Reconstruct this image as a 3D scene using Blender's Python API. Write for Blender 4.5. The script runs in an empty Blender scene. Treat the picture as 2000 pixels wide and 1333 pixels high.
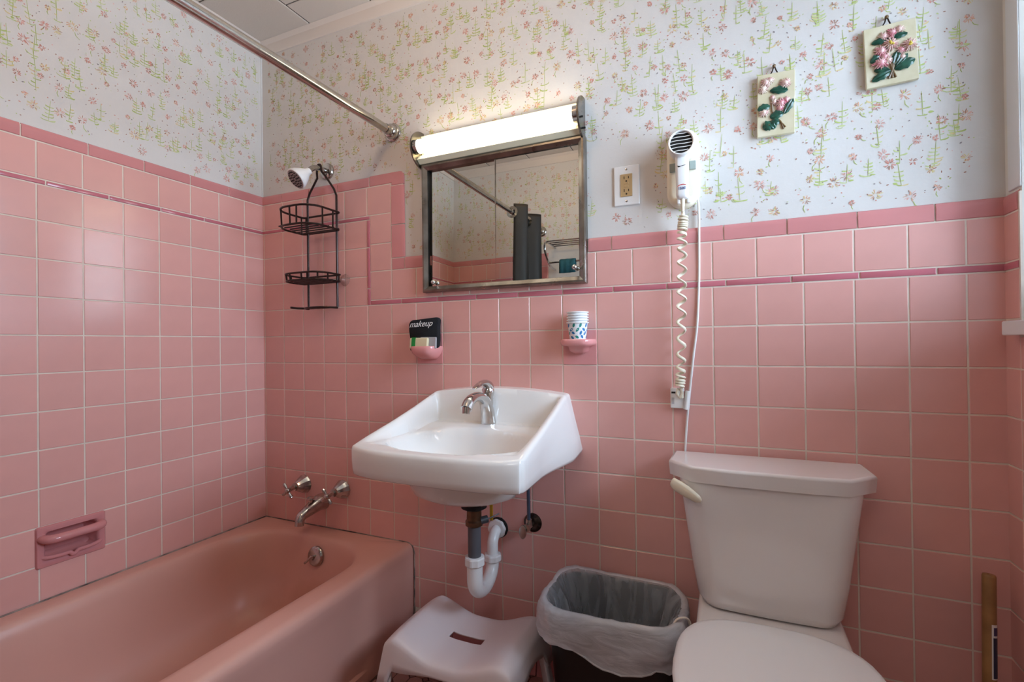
import bpy, bmesh, math, random
from math import sin, cos, pi, sqrt, radians, atan2
from mathutils import Vector, Matrix
random.seed(7)
SC = bpy.context.scene
COL = SC.collection
H = 0.995            # all coordinates below have z = 0 at a tile joint; the floor is H lower

# ---------------------------------------------------------------- camera
yaw, pit, rol = -0.4158, 0.0046, -0.0124
fw = Vector((sin(yaw)*cos(pit), cos(yaw)*cos(pit), sin(pit)))
rt = Vector((cos(yaw), -sin(yaw), 0)); up = rt.cross(fw)
r2 = cos(rol)*rt + sin(rol)*up; u2 = -sin(rol)*rt + cos(rol)*up
cam = bpy.data.objects.new('camera', bpy.data.cameras.new('camera'))
COL.objects.link(cam)
M = Matrix((r2, u2, -fw)).transposed().to_4x4(); M.translation = Vector((1.789, -1.4749, 0.0701 + H))
cam.matrix_world = M
cam.data.sensor_width = 36; cam.data.lens = 36*955.14/2000; cam.data.clip_start = 0.01
SC.camera = cam
# ---------------------------------------------------------------- world, lights, exposure
W = bpy.data.worlds.new('daylight'); SC.world = W; W.use_nodes = True
bg = W.node_tree.nodes['Background']; bg.inputs[0].default_value = (0.62, 0.80, 1.0, 1); bg.inputs[1].default_value = 16
def area(name, loc, rot, sx, sy, power, col, portal=False):
    l = bpy.data.lights.new(name, 'AREA'); l.shape = 'RECTANGLE'; l.size = sx; l.size_y = sy; l.energy = power; l.color = col
    o = bpy.data.objects.new(name, l); COL.objects.link(o); o.location = (loc[0], loc[1], loc[2]+H); o.rotation_euler = rot
    if portal: l.cycles.is_portal = True
    return o
area('window_daylight_portal', (2.56, -.465, .60), (0, radians(90), 0), 1.02, .82, 1, (1, 1, 1), True)
HALL_FILL_POWER = 5.5
area('hall_fill_light', (1.6, -2.25, 1.28), (0, 0, 0), .5, .5, HALL_FILL_POWER, (1.0, .97, .96))  # added fill light, unseen beyond the doorway, brightens the room from behind
FILL_GLOBE_EMIT = 17
TUBE_EMIT = 7
VS = SC.view_settings
VS.view_transform = 'Standard'; VS.look = 'None'; VS.exposure = 0.27; VS.gamma = 1.0; VS.use_curve_mapping = False

# ---------------------------------------------------------------- materials
def srgb(r, g, b):
    f = lambda c: (c/255/12.92) if c/255 <= .04045 else ((c/255+.055)/1.055)**2.4
    return (f(r), f(g), f(b), 1)
def mat(name, col, rough=.5, metal=0, var=0, varscale=6, bump=0, bumpscale=40, coat=0, objvar=0, rvar=0, spec=.5, trans=0, col2=None):
    m = bpy.data.materials.new(name); m.use_nodes = True
    nt = m.node_tree; b = nt.nodes['Principled BSDF']
    c = srgb(*col)
    b.inputs['Base Color'].default_value = c; b.inputs['Roughness'].default_value = rough; b.inputs['Metallic'].default_value = metal
    b.inputs['Specular IOR Level'].default_value = spec
    if coat: b.inputs['Coat Weight'].default_value = coat; b.inputs['Coat Roughness'].default_value = .05
    if trans: b.inputs['Transmission Weight'].default_value = trans
    N = nt.nodes.new; L = nt.links.new
    tc = None
    if var or bump or rvar or col2:
        tc = N('ShaderNodeTexCoord')
    src = None
    if var or col2:
        n = N('ShaderNodeTexNoise'); n.inputs['Scale'].default_value = varscale; n.inputs['Detail'].default_value = 5
        L(tc.outputs['Object'], n.inputs['Vector'])
        mx = N('ShaderNodeMix'); mx.data_type = 'RGBA'
        rmp = N('ShaderNodeValToRGB'); rmp.color_ramp.elements[0].position = .35; rmp.color_ramp.elements[1].position = .68
        L(n.outputs['Fac'], rmp.inputs['Fac']); L(rmp.outputs['Color'], mx.inputs['Factor'])
        mx.inputs['A'].default_value = c
        mx.inputs['B'].default_value = srgb(*col2) if col2 else (c[0]*(1-var), c[1]*(1-var), c[2]*(1-var), 1)
        src = mx.outputs['Result']
    if objvar:
        oi = N('ShaderNodeObjectInfo'); hs = N('ShaderNodeHueSaturation')
        mr = N('ShaderNodeMapRange'); mr.inputs['To Min'].default_value = 1-objvar; mr.inputs['To Max'].default_value = 1+objvar
        L(oi.outputs['Random'], mr.inputs['Value']); L(mr.outputs['Result'], hs.inputs['Value'])
        if src: L(src, hs.inputs['Color'])
        else: hs.inputs['Color'].default_value = c
        src = hs.outputs['Color']
    if src: L(src, b.inputs['Base Color'])
    if bump:
        n = N('ShaderNodeTexNoise'); n.inputs['Scale'].default_value = bumpscale; n.inputs['Detail'].default_value = 3
        L(tc.outputs['Object'], n.inputs['Vector'])
        bp = N('ShaderNodeBump'); bp.inputs['Strength'].default_value = bump; bp.inputs['Distance'].default_value = .002
        L(n.outputs['Fac'], bp.inputs['Height']); L(bp.outputs['Normal'], b.inputs['Normal'])
    if rvar:
        n = N('ShaderNodeTexNoise'); n.inputs['Scale'].default_value = 25
        L(tc.outputs['Object'], n.inputs['Vector'])
        mr = N('ShaderNodeMapRange'); mr.inputs['To Min'].default_value = max(0, rough-rvar); mr.inputs['To Max'].default_value = rough+rvar
        L(n.outputs['Fac'], mr.inputs['Value']); L(mr.outputs['Result'], b.inputs['Roughness'])
    return m
def emat(name, col, strength):
    m = bpy.data.materials.new(name); m.use_nodes = True
    b = m.node_tree.nodes['Principled BSDF']; b.inputs['Base Color'].default_value = srgb(*col)
    b.inputs['Emission Color'].default_value = srgb(*col); b.inputs['Emission Strength'].default_value = strength
    return m
def seethrough(name, col, alpha, rough=.3, transl=.4, ms=(1.4, 1.4, .6)):
    m = bpy.data.materials.new(name); m.use_nodes = True
    nt = m.node_tree; nt.nodes.clear(); N = nt.nodes.new; L = nt.links.new
    out = N('ShaderNodeOutputMaterial'); mix = N('ShaderNodeMixShader'); t = N('ShaderNodeBsdfTransparent')
    p = N('ShaderNodeBsdfPrincipled'); p.inputs['Base Color'].default_value = srgb(*col); p.inputs['Roughness'].default_value = rough
    tr = N('ShaderNodeBsdfTranslucent'); tr.inputs['Color'].default_value = srgb(*col)
    m2 = N('ShaderNodeMixShader'); m2.inputs[0].default_value = transl
    L(p.outputs[0], m2.inputs[1]); L(tr.outputs[0], m2.inputs[2])
    tc = N('ShaderNodeTexCoord'); n = N('ShaderNodeTexNoise'); n.inputs['Scale'].default_value = 9; n.inputs['Detail'].default_value = 5; n.inputs['Distortion'].default_value = 2.0
    mp = N('ShaderNodeMapping'); mp.inputs['Scale'].default_value = ms; L(tc.outputs['Object'], mp.inputs['Vector']); L(mp.outputs[0], n.inputs['Vector'])
    mr = N('ShaderNodeMapRange'); mr.inputs['From Min'].default_value = .3; mr.inputs['From Max'].default_value = .7
    mr.inputs['To Min'].default_value = alpha-.10; mr.inputs['To Max'].default_value = alpha+.10
    bp = N('ShaderNodeBump'); bp.inputs['Strength'].default_value = .7; bp.inputs['Distance'].default_value = .005
    L(n.outputs['Fac'], bp.inputs['Height']); L(bp.outputs['Normal'], p.inputs['Normal'])
    L(n.outputs['Fac'], mr.inputs['Value']); L(mr.outputs['Result'], mix.inputs[0])
    L(t.outputs[0], mix.inputs[1]); L(m2.outputs[0], mix.inputs[2]); L(mix.outputs[0], out.inputs[0])
    return m
def glass_pane(name):
    m = bpy.data.materials.new(name); m.use_nodes = True
    nt = m.node_tree; nt.nodes.clear(); N = nt.nodes.new; L = nt.links.new
    out = N('ShaderNodeOutputMaterial'); mix = N('ShaderNodeMixShader'); t = N('ShaderNodeBsdfTransparent'); g = N('ShaderNodeBsdfGlossy')
    g.inputs['Roughness'].default_value = .02; f = N('ShaderNodeFresnel'); f.inputs[0].default_value = 1.45
    L(f.outputs[0], mix.inputs[0]); L(t.outputs[0], mix.inputs[1]); L(g.outputs[0], mix.inputs[2]); L(mix.outputs[0], out.inputs[0])
    return m

TILE = mat('pink_glazed_tile', (229, 172, 164), .20, var=.05, varscale=9, bump=.10, bumpscale=30, objvar=.035, rvar=.05)
HOLD = mat('pink_ceramic_holder', (224, 152, 150), .10)
ROSE = mat('rose_glazed_trim', (212, 141, 141), .10, var=.06, varscale=9, bump=.10, bumpscale=30, objvar=.05)
LINER = mat('rose_liner_glaze', (198, 114, 126), .14, objvar=.05, bump=.05)
GROUT = mat('grout', (232, 218, 204), .85, var=.12, varscale=20)
PAPER = mat('wallpaper_ground', (217, 213, 209), .75, var=.02, varscale=14, bump=.15, bumpscale=120)
WHITEP = mat('white_gloss_paint', (226, 226, 226), .35, var=.03)
PLASTER = mat('pale_wall_paint', (226, 222, 214), .7, var=.02)
CEILM = mat('ceiling_panel_paint', (216, 207, 198), .8, bump=.5, bumpscale=180, objvar=.02)
DARKGAP = mat('dark_joint', (48, 40, 36), .9)
CROWN = mat('crown_paint', (222, 212, 204), .5)
PORC = mat('white_porcelain', (238, 236, 234), .09, coat=.3)
TANKM = mat('toilet_porcelain', (230, 224, 222), .12, coat=.3)
SEATM = mat('toilet_seat_plastic', (240, 240, 243), .32)
CHROME = mat('chrome', (205, 205, 205), .10, 1)
OLDCHROME = mat('worn_chrome', (200, 196, 192), .14, 1, rvar=.06, var=.3, varscale=40)
NICKEL = mat('brushed_nickel', (200, 196, 190), .16, 1, var=.15, varscale=30)
STEEL = mat('aged_steel_frame', (156, 150, 142), .30, 1, rvar=.1, col2=(118, 110, 102), varscale=14)
BRONZE = mat('dark_bronze_wire', (52, 38, 34), .35, .6)
MIRROR = mat('mirror_silver', (222, 222, 214), .0, 1)
WPLAST = mat('white_plastic', (234, 232, 230), .35)
STOOLM = mat('stool_plastic', (234, 224, 226), .36, bump=.05, bumpscale=200)
IVORY = mat('ivory_plastic', (232, 222, 200), .35)
TAN = mat('tan_plastic', (190, 158, 112), .4)
BLACK = mat('black_plastic', (16, 15, 15), .3)
DARK = mat('dark_slot', (18, 15, 14), .7)
GREYP = mat('grey_pipe', (88, 88, 94), .4)
PVC = mat('white_pvc', (236, 234, 234), .25)
BRASS = mat('dull_brass', (120, 95, 75), .3, .9, var=.3, varscale=50)
YELLOW = mat('yellow_strap', (198, 150, 40), .5)
BAG = seethrough('bin_bag_film', (236, 240, 246), .30, .22, .2, (2.2, 2.2, .5))
BAGO = seethrough('bin_bag_film_doubled', (244, 246, 252), .60, .22, .15, (.9, .9, 3.0))
GLASS = glass_pane('window_glass')
TUBE = emat('fluorescent_tube', (255, 246, 226), TUBE_EMIT)
CREAMM = mat('cream_enamel', (236, 230, 200), .35, var=.05)
WOOD = mat('bare_wood', (166, 124, 78), .55, col2=(136, 98, 60), varscale=18, bump=.2, bumpscale=60)
GREEN = mat('green_band', (20, 140, 60), .5)
SOAPC = mat('soap_wrapper', (222, 208, 172), .4)
CLOTH = mat('black_terry', (20, 21, 26), .95, bump=.9, bumpscale=500)
LETTER = mat('white_thread', (240, 240, 240), .7)
BLUEP = mat('blue_print', (40, 120, 180), .5)
NAVYP = mat('deep_blue_print', (52, 92, 150), .5)
TEALP = mat('teal_print', (40, 140, 130), .5)
REDP = mat('red_print', (200, 60, 60), .5)
CURT = mat('black_curtain', (34, 31, 30), .6, var=.2, bump=.2, bumpscale=80)
PLAQ = mat('aged_cream_plaster', (220, 211, 186), .5, col2=(204, 193, 158), varscale=20)
PETALW = mat('petal_cream', (236, 220, 205), .3, col2=(222, 170, 170), varscale=90)
PETALP = mat('petal_pink', (214, 130, 145), .3, col2=(236, 205, 200), varscale=90)
PETALY = mat('petal_yellow', (214, 190, 70), .35)
LEAFG = mat('dark_green_glaze', (44, 92, 74), .25, col2=(28, 62, 50), varscale=60)
STEMB = mat('brown_glaze', (110, 84, 48), .3)
TEALC = mat('teal_towel', (40, 92, 104), .9)
FLOORT = mat('brown_pink_floor_tile', (176, 126, 116), .4, objvar=.10, var=.08, varscale=30)
FLOORG = mat('dark_floor_grout', (92, 62, 54), .9)
CAULK = mat('mildewed_caulk', (176, 156, 146), .8, col2=(60, 48, 44), varscale=22)
PRINT = [mat('print_%s' % n, c, .75) for n, c in (('pink', (230, 182, 170)), ('rose', (216, 152, 138)), ('brown', (176, 134, 116)),
         ('green', (182, 196, 116)), ('light_green', (200, 210, 148)), ('yellow', (222, 204, 150)), ('coral', (224, 176, 144)), ('grey', (150, 140, 140)))]
# tub enamel with a rust stain of its own round the drain end
TUBM = mat('pink_tub_enamel', (220, 168, 154), .32, var=.05, varscale=4, coat=0)
def add_stain(m, centre, radius, col):
    nt = m.node_tree; b = nt.nodes['Principled BSDF']; N = nt.nodes.new; L = nt.links.new
    old = b.inputs['Base Color'].links[0].from_socket
    tc = N('ShaderNodeTexCoord'); vm = N('ShaderNodeVectorMath'); vm.operation = 'SUBTRACT'; vm.inputs[1].default_value = centre
    n = N('ShaderNodeTexNoise'); n.inputs['Scale'].default_value = 6; n.inputs['Detail'].default_value = 4
    sc = N('ShaderNodeVectorMath'); sc.operation = 'DIVIDE'; sc.inputs[1].default_value = radius
    ln = N('ShaderNodeVectorMath'); ln.operation = 'LENGTH'
    L(tc.outputs['Object'], vm.inputs[0]); L(vm.outputs[0], sc.inputs[0]); L(sc.outputs[0], ln.inputs[0])
    L(tc.outputs['Object'], n.inputs['Vector'])
    ad = N('ShaderNodeMath'); ad.operation = 'ADD'; L(ln.outputs['Value'], ad.inputs[0]); L(n.outputs['Fac'], ad.inputs[1])
    mr = N('ShaderNodeMapRange'); mr.inputs['From Min'].default_value = .9; mr.inputs['From Max'].default_value = 1.5
    mr.inputs['To Min'].default_value = .55; mr.inputs['To Max'].default_value = 0
    L(ad.outputs[0], mr.inputs['Value'])
    mx = N('ShaderNodeMix'); mx.data_type = 'RGBA'; mx.inputs['B'].default_value = srgb(*col)
    L(mr.outputs['Result'], mx.inputs['Factor']); L(old, mx.inputs['A']); L(mx.outputs['Result'], b.inputs['Base Color'])

# ---------------------------------------------------------------- mesh helpers
V = Vector
BEV = set()
def thing(name, label, cat, loc, group=None):
    o = bpy.data.objects.new(name, None); COL.objects.link(o); o.location = (loc[0], loc[1], loc[2]+H)
    o.empty_display_size = .05; o['label'] = label; o['category'] = cat
    if group: o['group'] = group
    o['_loc'] = loc
    return o
def origin(o):
    if o is None: return V((0, 0, 0))
    return V(o.matrix_basis.translation) + (origin(o.parent) if o.parent else V((0, 0, 0))) - (V((0, 0, H)) if o.parent is None else V((0, 0, 0)))
def obj(name, bm, m, parent=None, smooth=35, label=None, loc=None):
    """bm holds photo-frame coordinates; the mesh becomes ONE object (child of parent, or top-level)."""
    bmesh.ops.recalc_face_normals(bm, faces=bm.faces)
    me = bpy.data.meshes.new(name)
    bev = id(bm) in BEV; BEV.discard(id(bm))
    if parent is not None: off = origin(parent)
    elif loc is not None: off = V(loc)
    else: off = V((0, 0, 0))
    bm.transform(Matrix.Translation(-off))
    if smooth:
        for f in bm.faces: f.smooth = True
    bm.to_mesh(me); bm.free()
    if smooth: me.set_sharp_from_angle(angle=radians(smooth))
    for x in (m if isinstance(m, (list, tuple)) else [m]): me.materials.append(x)
    o = bpy.data.objects.new(name, me); COL.objects.link(o)
    if bev and smooth: wn = o.modifiers.new('even_shading', 'WEIGHTED_NORMAL'); wn.keep_sharp = True
    if parent is not None: o.parent = parent
    else: o.location = (off.x, off.y, off.z + H)
    if label: o['label'] = label
    return o
def tag(o, label, cat, group=None):
    o['label'] = label; o['category'] = cat
    if group: o['group'] = group
    return o
def struct(o, label=None):
    o['kind'] = 'structure'
    if label: o['label'] = label
    return o
def BM(): return bmesh.new()
def box(bm, x0, x1, y0, y1, z0, z1, bev=0, seg=2, mi=0):
    vs = [bm.verts.new((x, y, z)) for x in (x0, x1) for y in (y0, y1) for z in (z0, z1)]
    fs = [bm.faces.new([vs[i] for i in q]) for q in ((0, 1, 3, 2), (4, 6, 7, 5), (0, 4, 5, 1), (2, 3, 7, 6), (0, 2, 6, 4), (1, 5, 7, 3))]
    for f in fs: f.material_index = mi
    bmesh.ops.recalc_face_normals(bm, faces=fs)
    if bev:
        BEV.add(id(bm)); es = list({e for f in fs for e in f.edges})
        r = bmesh.ops.bevel(bm, geom=es, offset=bev, segments=seg, profile=.5, affect='EDGES', clamp_overlap=True)
        for f in r['faces']: f.material_index = mi
    return bm
def loft(bm, rings, cap0=True, cap1=True, closed=True, mi=0):
    R = [[bm.verts.new(p) for p in r] for r in rings]
    n = len(R[0])
    for a, b in zip(R, R[1:]):
        for i in range(n if closed else n-1):
            j = (i+1) % n
            f = bm.faces.new((a[i], a[j], b[j], b[i])); f.material_index = mi
    if cap0: f = bm.faces.new(R[0][::-1]); f.material_index = mi
    if cap1: f = bm.faces.new(R[-1]); f.material_index = mi
    return R
def frame_of(d):
    d = V(d).normalized(); a = V((0, 0, 1)) if abs(d.z) < .9 else V((1, 0, 0))
    u = d.cross(a).normalized(); return u, d.cross(u).normalized(), d
def cone(bm, p0, p1, r0, r1=None, n=20, mi=0, cap=True):
    r1 = r0 if r1 is None else r1
    p0, p1 = V(p0), V(p1); u, v, d = frame_of(p1-p0)
    C = [(cos(2*pi*i/n), sin(2*pi*i/n)) for i in range(n)]
    loft(bm, [[p0+(u*c+v*s)*r0 for c, s in C], [p1+(u*c+v*s)*r1 for c, s in C]], cap, cap, mi=mi)
    return bm
def lathe(bm, base, axis, prof, n=28, mi=0, cap0=True, cap1=True):
    """prof: list of (radius, height along axis)"""
    base = V(base); u, v, d = frame_of(axis)
    loft(bm, [[base + d*h + (u*cos(2*pi*i/n)+v*sin(2*pi*i/n))*max(r, 1e-5) for i in range(n)] for r, h in prof], cap0, cap1, mi=mi)
    return bm
def smooth_path(pts, k=6):
    pts = [V(p) for p in pts]; out = []
    P = [pts[0]*2-pts[1]] + pts + [pts[-1]*2-pts[-2]]
    for i in range(1, len(P)-2):
        a, b, c, d = P[i-1:i+3]
        for j in range(k):
            t = j/k
            out.append(.5*((2*b)+(c-a)*t+(2*a-5*b+4*c-d)*t*t+(3*b-a-3*c+d)*t**3))
    out.append(pts[-1]); return out
def lerp_list(vals, n):
    out = []
    for i in range(n):
        t = i/(n-1)*(len(vals)-1); k = min(int(t), len(vals)-2); out.append(vals[k]+(vals[k+1]-vals[k])*(t-k))
    return out
def tube(bm, pts, r, n=10, closed=False, smooth=0, mi=0, flat=1.0, side=None):
    """a round tube along pts; r number or list; flat squashes the second axis"""
    if smooth:
        if closed: pts = smooth_path(list(pts)+[pts[0]], smooth)[:-1]
        else: pts = smooth_path(pts, smooth)
    pts = [V(p) for p in pts]; m = len(pts)
    rs = lerp_list(r, m) if isinstance(r, (list, tuple)) else [r]*m
    fl = lerp_list(flat, m) if isinstance(flat, (list, tuple)) else [flat]*m
    rings = []; pu = None
    for i, p in enumerate(pts):
        if closed: d = pts[(i+1) % m]-pts[i-1]
        else: d = pts[min(i+1, m-1)]-pts[max(i-1, 0)]
        if d.length < 1e-9: d = V((0, 0, 1))
        d.normalize()
        if pu is None:
            u = V(side) - d*V(side).dot(d) if side else frame_of(d)[0]
        else: u = pu - d*pu.dot(d)
        u.normalize(); pu = u; v = d.cross(u)
        rings.append([p+(u*cos(2*pi*k/n)+v*sin(2*pi*k/n)*fl[i])*rs[i] for k in range(n)])
    if closed:
        R = [[bm.verts.new(q) for q in ring] for ring in rings]
        for i in range(m):
            a, b = R[i], R[(i+1) % m]
            for k in range(n):
                j = (k+1) % n; f = bm.faces.new((a[k], a[j], b[j], b[k])); f.material_index = mi
    else: loft(bm, rings, True, True, mi=mi)
    return bm
def roundrect(x0, x1, y0, y1, r, k=6, m=4):
    """counter-clockwise outline with the same number of points for any size"""
    rr = r if isinstance(r, (list, tuple)) else (r, r, r, r)   # corners: x1y0, x1y1, x0y1, x0y0
    cs = [(x1, y0, -90, rr[0]), (x1, y1, 0, rr[1]), (x0, y1, 90, rr[2]), (x0, y0, 180, rr[3])]
    arcs = []
    for cx, cy, a0, q in cs:
        ox = cx - q if cx == x1 else cx + q; oy = cy - q if cy == y1 else cy + q
        arcs.append([(ox+q*cos(radians(a0+90*i/k)), oy+q*sin(radians(a0+90*i/k))) for i in range(k+1)])
    out = []
    for i in range(4):
        a = arcs[i]; b = arcs[(i+1) % 4]; out += a
        for j in range(1, m): t = j/m; out.append((a[-1][0]+(b[0][0]-a[-1][0])*t, a[-1][1]+(b[0][1]-a[-1][1])*t))
    return out
def slab(bm, outline, to3, d0, d1, bev=0, seg=2, mi=0):
    """extrude a 2-D outline between depths d0 (back) and d1 (front); to3(a, b, depth) gives the point; bevel the front edge"""
    a = [bm.verts.new(to3(p[0], p[1], d0)) for p in outline]; b = [bm.verts.new(to3(p[0], p[1], d1)) for p in outline]
    n = len(a); fs = [bm.faces.new(a[::-1]), bm.faces.new(b)]
    for i in range(n):
        j = (i+1) % n; fs.append(bm.faces.new((a[i], a[j], b[j], b[i])))
    for f in fs: f.material_index = mi
    bmesh.ops.recalc_face_normals(bm, faces=fs)
    if bev:
        BEV.add(id(bm)); es = [e for e in fs[1].edges]
        r = bmesh.ops.bevel(bm, geom=es, offset=bev, segments=seg, profile=.5, affect='EDGES', clamp_overlap=True)
        for f in r['faces']: f.material_index = mi
    return bm
BACK = lambda x, z, d: (x, -d, z)          # on the back wall: a = x, b = z, depth out of the wall
def blob(bm, c, r, sx=1, sy=1, sz=1, n=10, mi=0):
    prof = [(sin(pi*i/6), -cos(pi*i/6)) for i in range(7)]
    rings = [[(c[0]+r*sx*max(q, .001)*cos(2*pi*k/n), c[1]+r*sy*max(q, .001)*sin(2*pi*k/n), c[2]+r*sz*h) for k in range(n)] for q, h in prof]
    loft(bm, rings, True, True, mi=mi); return bm
def text_mesh(body, size, shear=0):
    cu = bpy.data.curves.new('lettering', 'FONT'); cu.body = body; cu.size = size; cu.shear = shear; cu.align_x = 'CENTER'; cu.align_y = 'CENTER'; cu.extrude = .0003
    o = bpy.data.objects.new('lettering', cu); COL.objects.link(o)
    dg = bpy.context.evaluated_depsgraph_get(); me = bpy.data.meshes.new_from_object(o.evaluated_get(dg))
    bpy.data.objects.remove(o); bpy.data.curves.remove(cu)
    bm = bmesh.new(); bm.from_mesh(me); bpy.data.meshes.remove(me); return bm
def sstep(a, b, x):
    t = min(1, max(0, (x-a)/(b-a))); return t*t*(3-2*t)

P = 0.1095
XL, XR, YS, ZF, ZC = -0.0131, 2.3725, -1.6, -0.995, 1.35
WY0, WY1, WZ0, WZ1 = -.86, -.068, .105, 1.10         # window opening in the right wall
# ================================================================= ROOM SHELL
bm = BM(); box(bm, XL-.1, XR+.1, 0, .1, ZF-.1, ZC+.1)
wall_back = struct(obj('wall_back', bm, PAPER, smooth=0), 'back wall papered with small flowers above pink tiles')
SD = (-.752, -.592, -.549, -.442)                     # soap dish niche in the left wall y0 y1 z0 z1
bm = BM(); w = (XL-.1, XL)
box(bm, *w, YS, SD[0], ZF-.1, ZC+.1); box(bm, *w, SD[1], 0, ZF-.1, ZC+.1); box(bm, *w, SD[0], SD[1], ZF-.1, SD[2]); box(bm, *w, SD[0], SD[1], SD[3], ZC+.1)
wall_left = struct(obj('wall_left', bm, PAPER, smooth=0), 'left wall beside the tub, papered above pink tiles')
bm = BM(); w = (XR, XR+.17)
box(bm, *w, YS-.1, WY0, ZF-.1, ZC+.1); box(bm, *w, WY1, 0, ZF-.1, ZC+.1); box(bm, *w, WY0, WY1, ZF-.1, WZ0); box(bm, *w, WY0, WY1, WZ1, ZC+.1)
wall_right = struct(obj('wall_right', bm, PLASTER, smooth=0), 'right wall with the window')
bm = BM(); DX0, DX1, DZ = 1.38, 2.20, 1.04
box(bm, XL-.1, DX0, YS-.1, YS, ZF-.1, ZC+.1); box(bm, DX1, XR, YS-.1, YS, ZF-.1, ZC+.1); box(bm, DX0, DX1, YS-.1, YS, DZ, ZC+.1)
wall_front = struct(obj('wall_front', bm, PAPER, smooth=0), 'front wall with the doorway, seen in the mirror')
bm = BM(); box(bm, .6, .7, -2.9, YS-.1, ZF-.1, ZC+.1); box(bm, 2.9, 3.0, -2.9, YS-.1, ZF-.1, ZC+.1); box(bm, .6, 3.0, -3.0, -2.9, ZF-.1, ZC+.1); box(bm, XR, 2.9, YS-.1, YS-.02, ZF-.1, ZC+.1)
struct(obj('wall_hall', bm, PLASTER, smooth=0))
bm = BM(); box(bm, XL-.1, 3.0, -3.0, .1, ZF-.1, ZF)
floor = struct(obj('floor', bm, FLOORG, smooth=0), 'bathroom floor of small brown-pink tiles')
bm = BM(); box(bm, XL-.1, 3.0, -3.0, .1, ZC+.004, ZC+.1)
ceiling = struct(obj('ceiling', bm, DARKGAP, smooth=0), 'ceiling of square painted panels')
# ceiling panels, staggered column by column
q = .3035
k = -1
for ci in range(9):
    x0 = .2855 + q*(ci-1); x1 = x0+q
    y = (-.136 if ci % 2 else -.282) + q
    while y > -1.7:
        a0, a1, b0, b1 = max(x0+.0028, XL), min(x1-.0028, XR), max(y-q+.0022, YS), min(y-.0022, 0)
        if a1-a0 > .02 and b1-b0 > .02:
            bm = BM(); box(bm, a0, a1, b0, b1, ZC, ZC+.006, .002, 1); obj('ceiling_panel', bm, CEILM, ceiling)
        y -= q
bm = BM(); box(bm, .6, 3.0, -3.0, YS, ZC-.001, ZC+.004); struct(obj('ceiling_hall', bm, PLASTER, smooth=0))
# crown moulding: a thin board with a small cove
def crown(n, p0, p1, inward):
    prof = [(0, -.054), (.006, -.054), (.010, -.046), (.012, -.014), (.020, -.006), (.024, 0), (0, 0)]
    bm = BM(); iv = V(inward)
    loft(bm, [[V((p[0], p[1], ZC-.0005+h)) + iv*d for d, h in prof] for p in (p0, p1)])
    struct(obj('trim_%d' % n, bm, CROWN, smooth=25), 'painted crown moulding')
crown(1, (XL, 0), (XR, 0), (0, -1, 0)); crown(2, (XL, 0), (XL, YS), (1, 0, 0)); crown(3, (XL, YS), (XR, YS), (0, 1, 0)); crown(4, (XR, 0), (XR, YS), (-1, 0, 0))
bm = BM(); box(bm, XL, XL+.004, -.004, 0, .70, ZC-.05); struct(obj('trim_5', bm, WHITEP, smooth=0), 'white caulked corner line between the papered walls')

# ================================================================= TILES
cache = {}
def tile_mesh(kind, w, h):
    key = (kind, round(w, 4), round(h, 4))
    if key in cache: return cache[key]
    bm = BM(); t = .0045
    if kind == 'tile': slab(bm, [(-w/2, -h/2), (w/2, -h/2), (w/2, h/2), (-w/2, h/2)], BACK, 0, t, .0011, 1); m = TILE
    elif kind == 'liner': slab(bm, [(-w/2, -h/2), (w/2, -h/2), (w/2, h/2), (-w/2, h/2)], BACK, 0, t+.0015, .002, 2); m = LINER
    elif kind == 'base':
        prof = [(0, -h/2), (.018, -h/2), (.014, -h/2+.012), (.0095, -h/2+.03), (.009, h/2-.008), (.006, h/2-.002), (0, h/2)]
        loft(bm, [[(x, -d, z) for d, z in prof] for x in (-w/2, w/2)]); m = ROSE
    else:            # bullnose: the top edge rolls back into the wall
        prof = [(0, -h/2), (.004, -h/2), (.0055, -h/2+.0015), (.0065, h/2-.014), (.0055, h/2-.007), (.0035, h/2-.002), (0, h/2)]
        loft(bm, [[(x, -d, z) for d, z in prof] for x in (-w/2, w/2)]); m = ROSE
    BEV.discard(id(bm))
    for f in bm.faces: f.smooth = kind in ('bull', 'base')
    bmesh.ops.recalc_face_normals(bm, faces=bm.faces)
    me = bpy.data.meshes.new(kind+'_tile'); bm.to_mesh(me); bm.free(); me.set_sharp_from_angle(angle=radians(28)); me.materials.append(m)
    cache[key] = me; return me
NAMES = {'tile': 'tile', 'liner': 'liner_tile', 'base': 'base_tile', 'bull': 'bullnose_tile'}
def lay(wall, kind, a0, a1, z0, z1, g=.0019, vertical=False):
    """one tile on a wall between a0..a1 (along the wall, as x for back, y for sides) and z0..z1"""
    if vertical: me = tile_mesh(kind, (z1-z0)-2*g, a1-a0)
    else: me = tile_mesh(kind, (a1-a0)-2*g, (z1-z0)-2*g)
    o = bpy.data.objects.new(NAMES[kind], me); COL.objects.link(o)
    c, z = (a0+a1)/2, (z0+z1)/2
    jit = lambda s: random.uniform(-s, s)
    if wall is wall_back: o.location = (c, -.0012+jit(.0003), z); rz = 0
    elif wall is wall_left: o.location = (XL+.0012+jit(.0003), c, z); rz = pi/2
    elif wall is wall_right: o.location = (XR-.0012, c, z); rz = -pi/2
    else: o.location = (c, YS+.0012, z); rz = pi
    o.rotation_euler = (jit(.003), (pi/2 if vertical else jit(.002)), rz+jit(.003))
    o.parent = wall; return o
def grout(wall, outline_boxes):
    for a0, a1, z0, z1 in outline_boxes:
        bm = BM()
        if wall is wall_back: box(bm, a0, a1, -.0044, 0, z0, z1)
        elif wall is wall_left: box(bm, XL, XL+.0044, a0, a1, z0, z1)
        elif wall is wall_right: box(bm, XR-.0044, XR, a0, a1, z0, z1)
        else: box(bm, a0, a1, YS, YS+.0044, z0, z1)
        obj('grout', bm, GROUT, wall, smooth=0)
RIM = -.648
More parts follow.
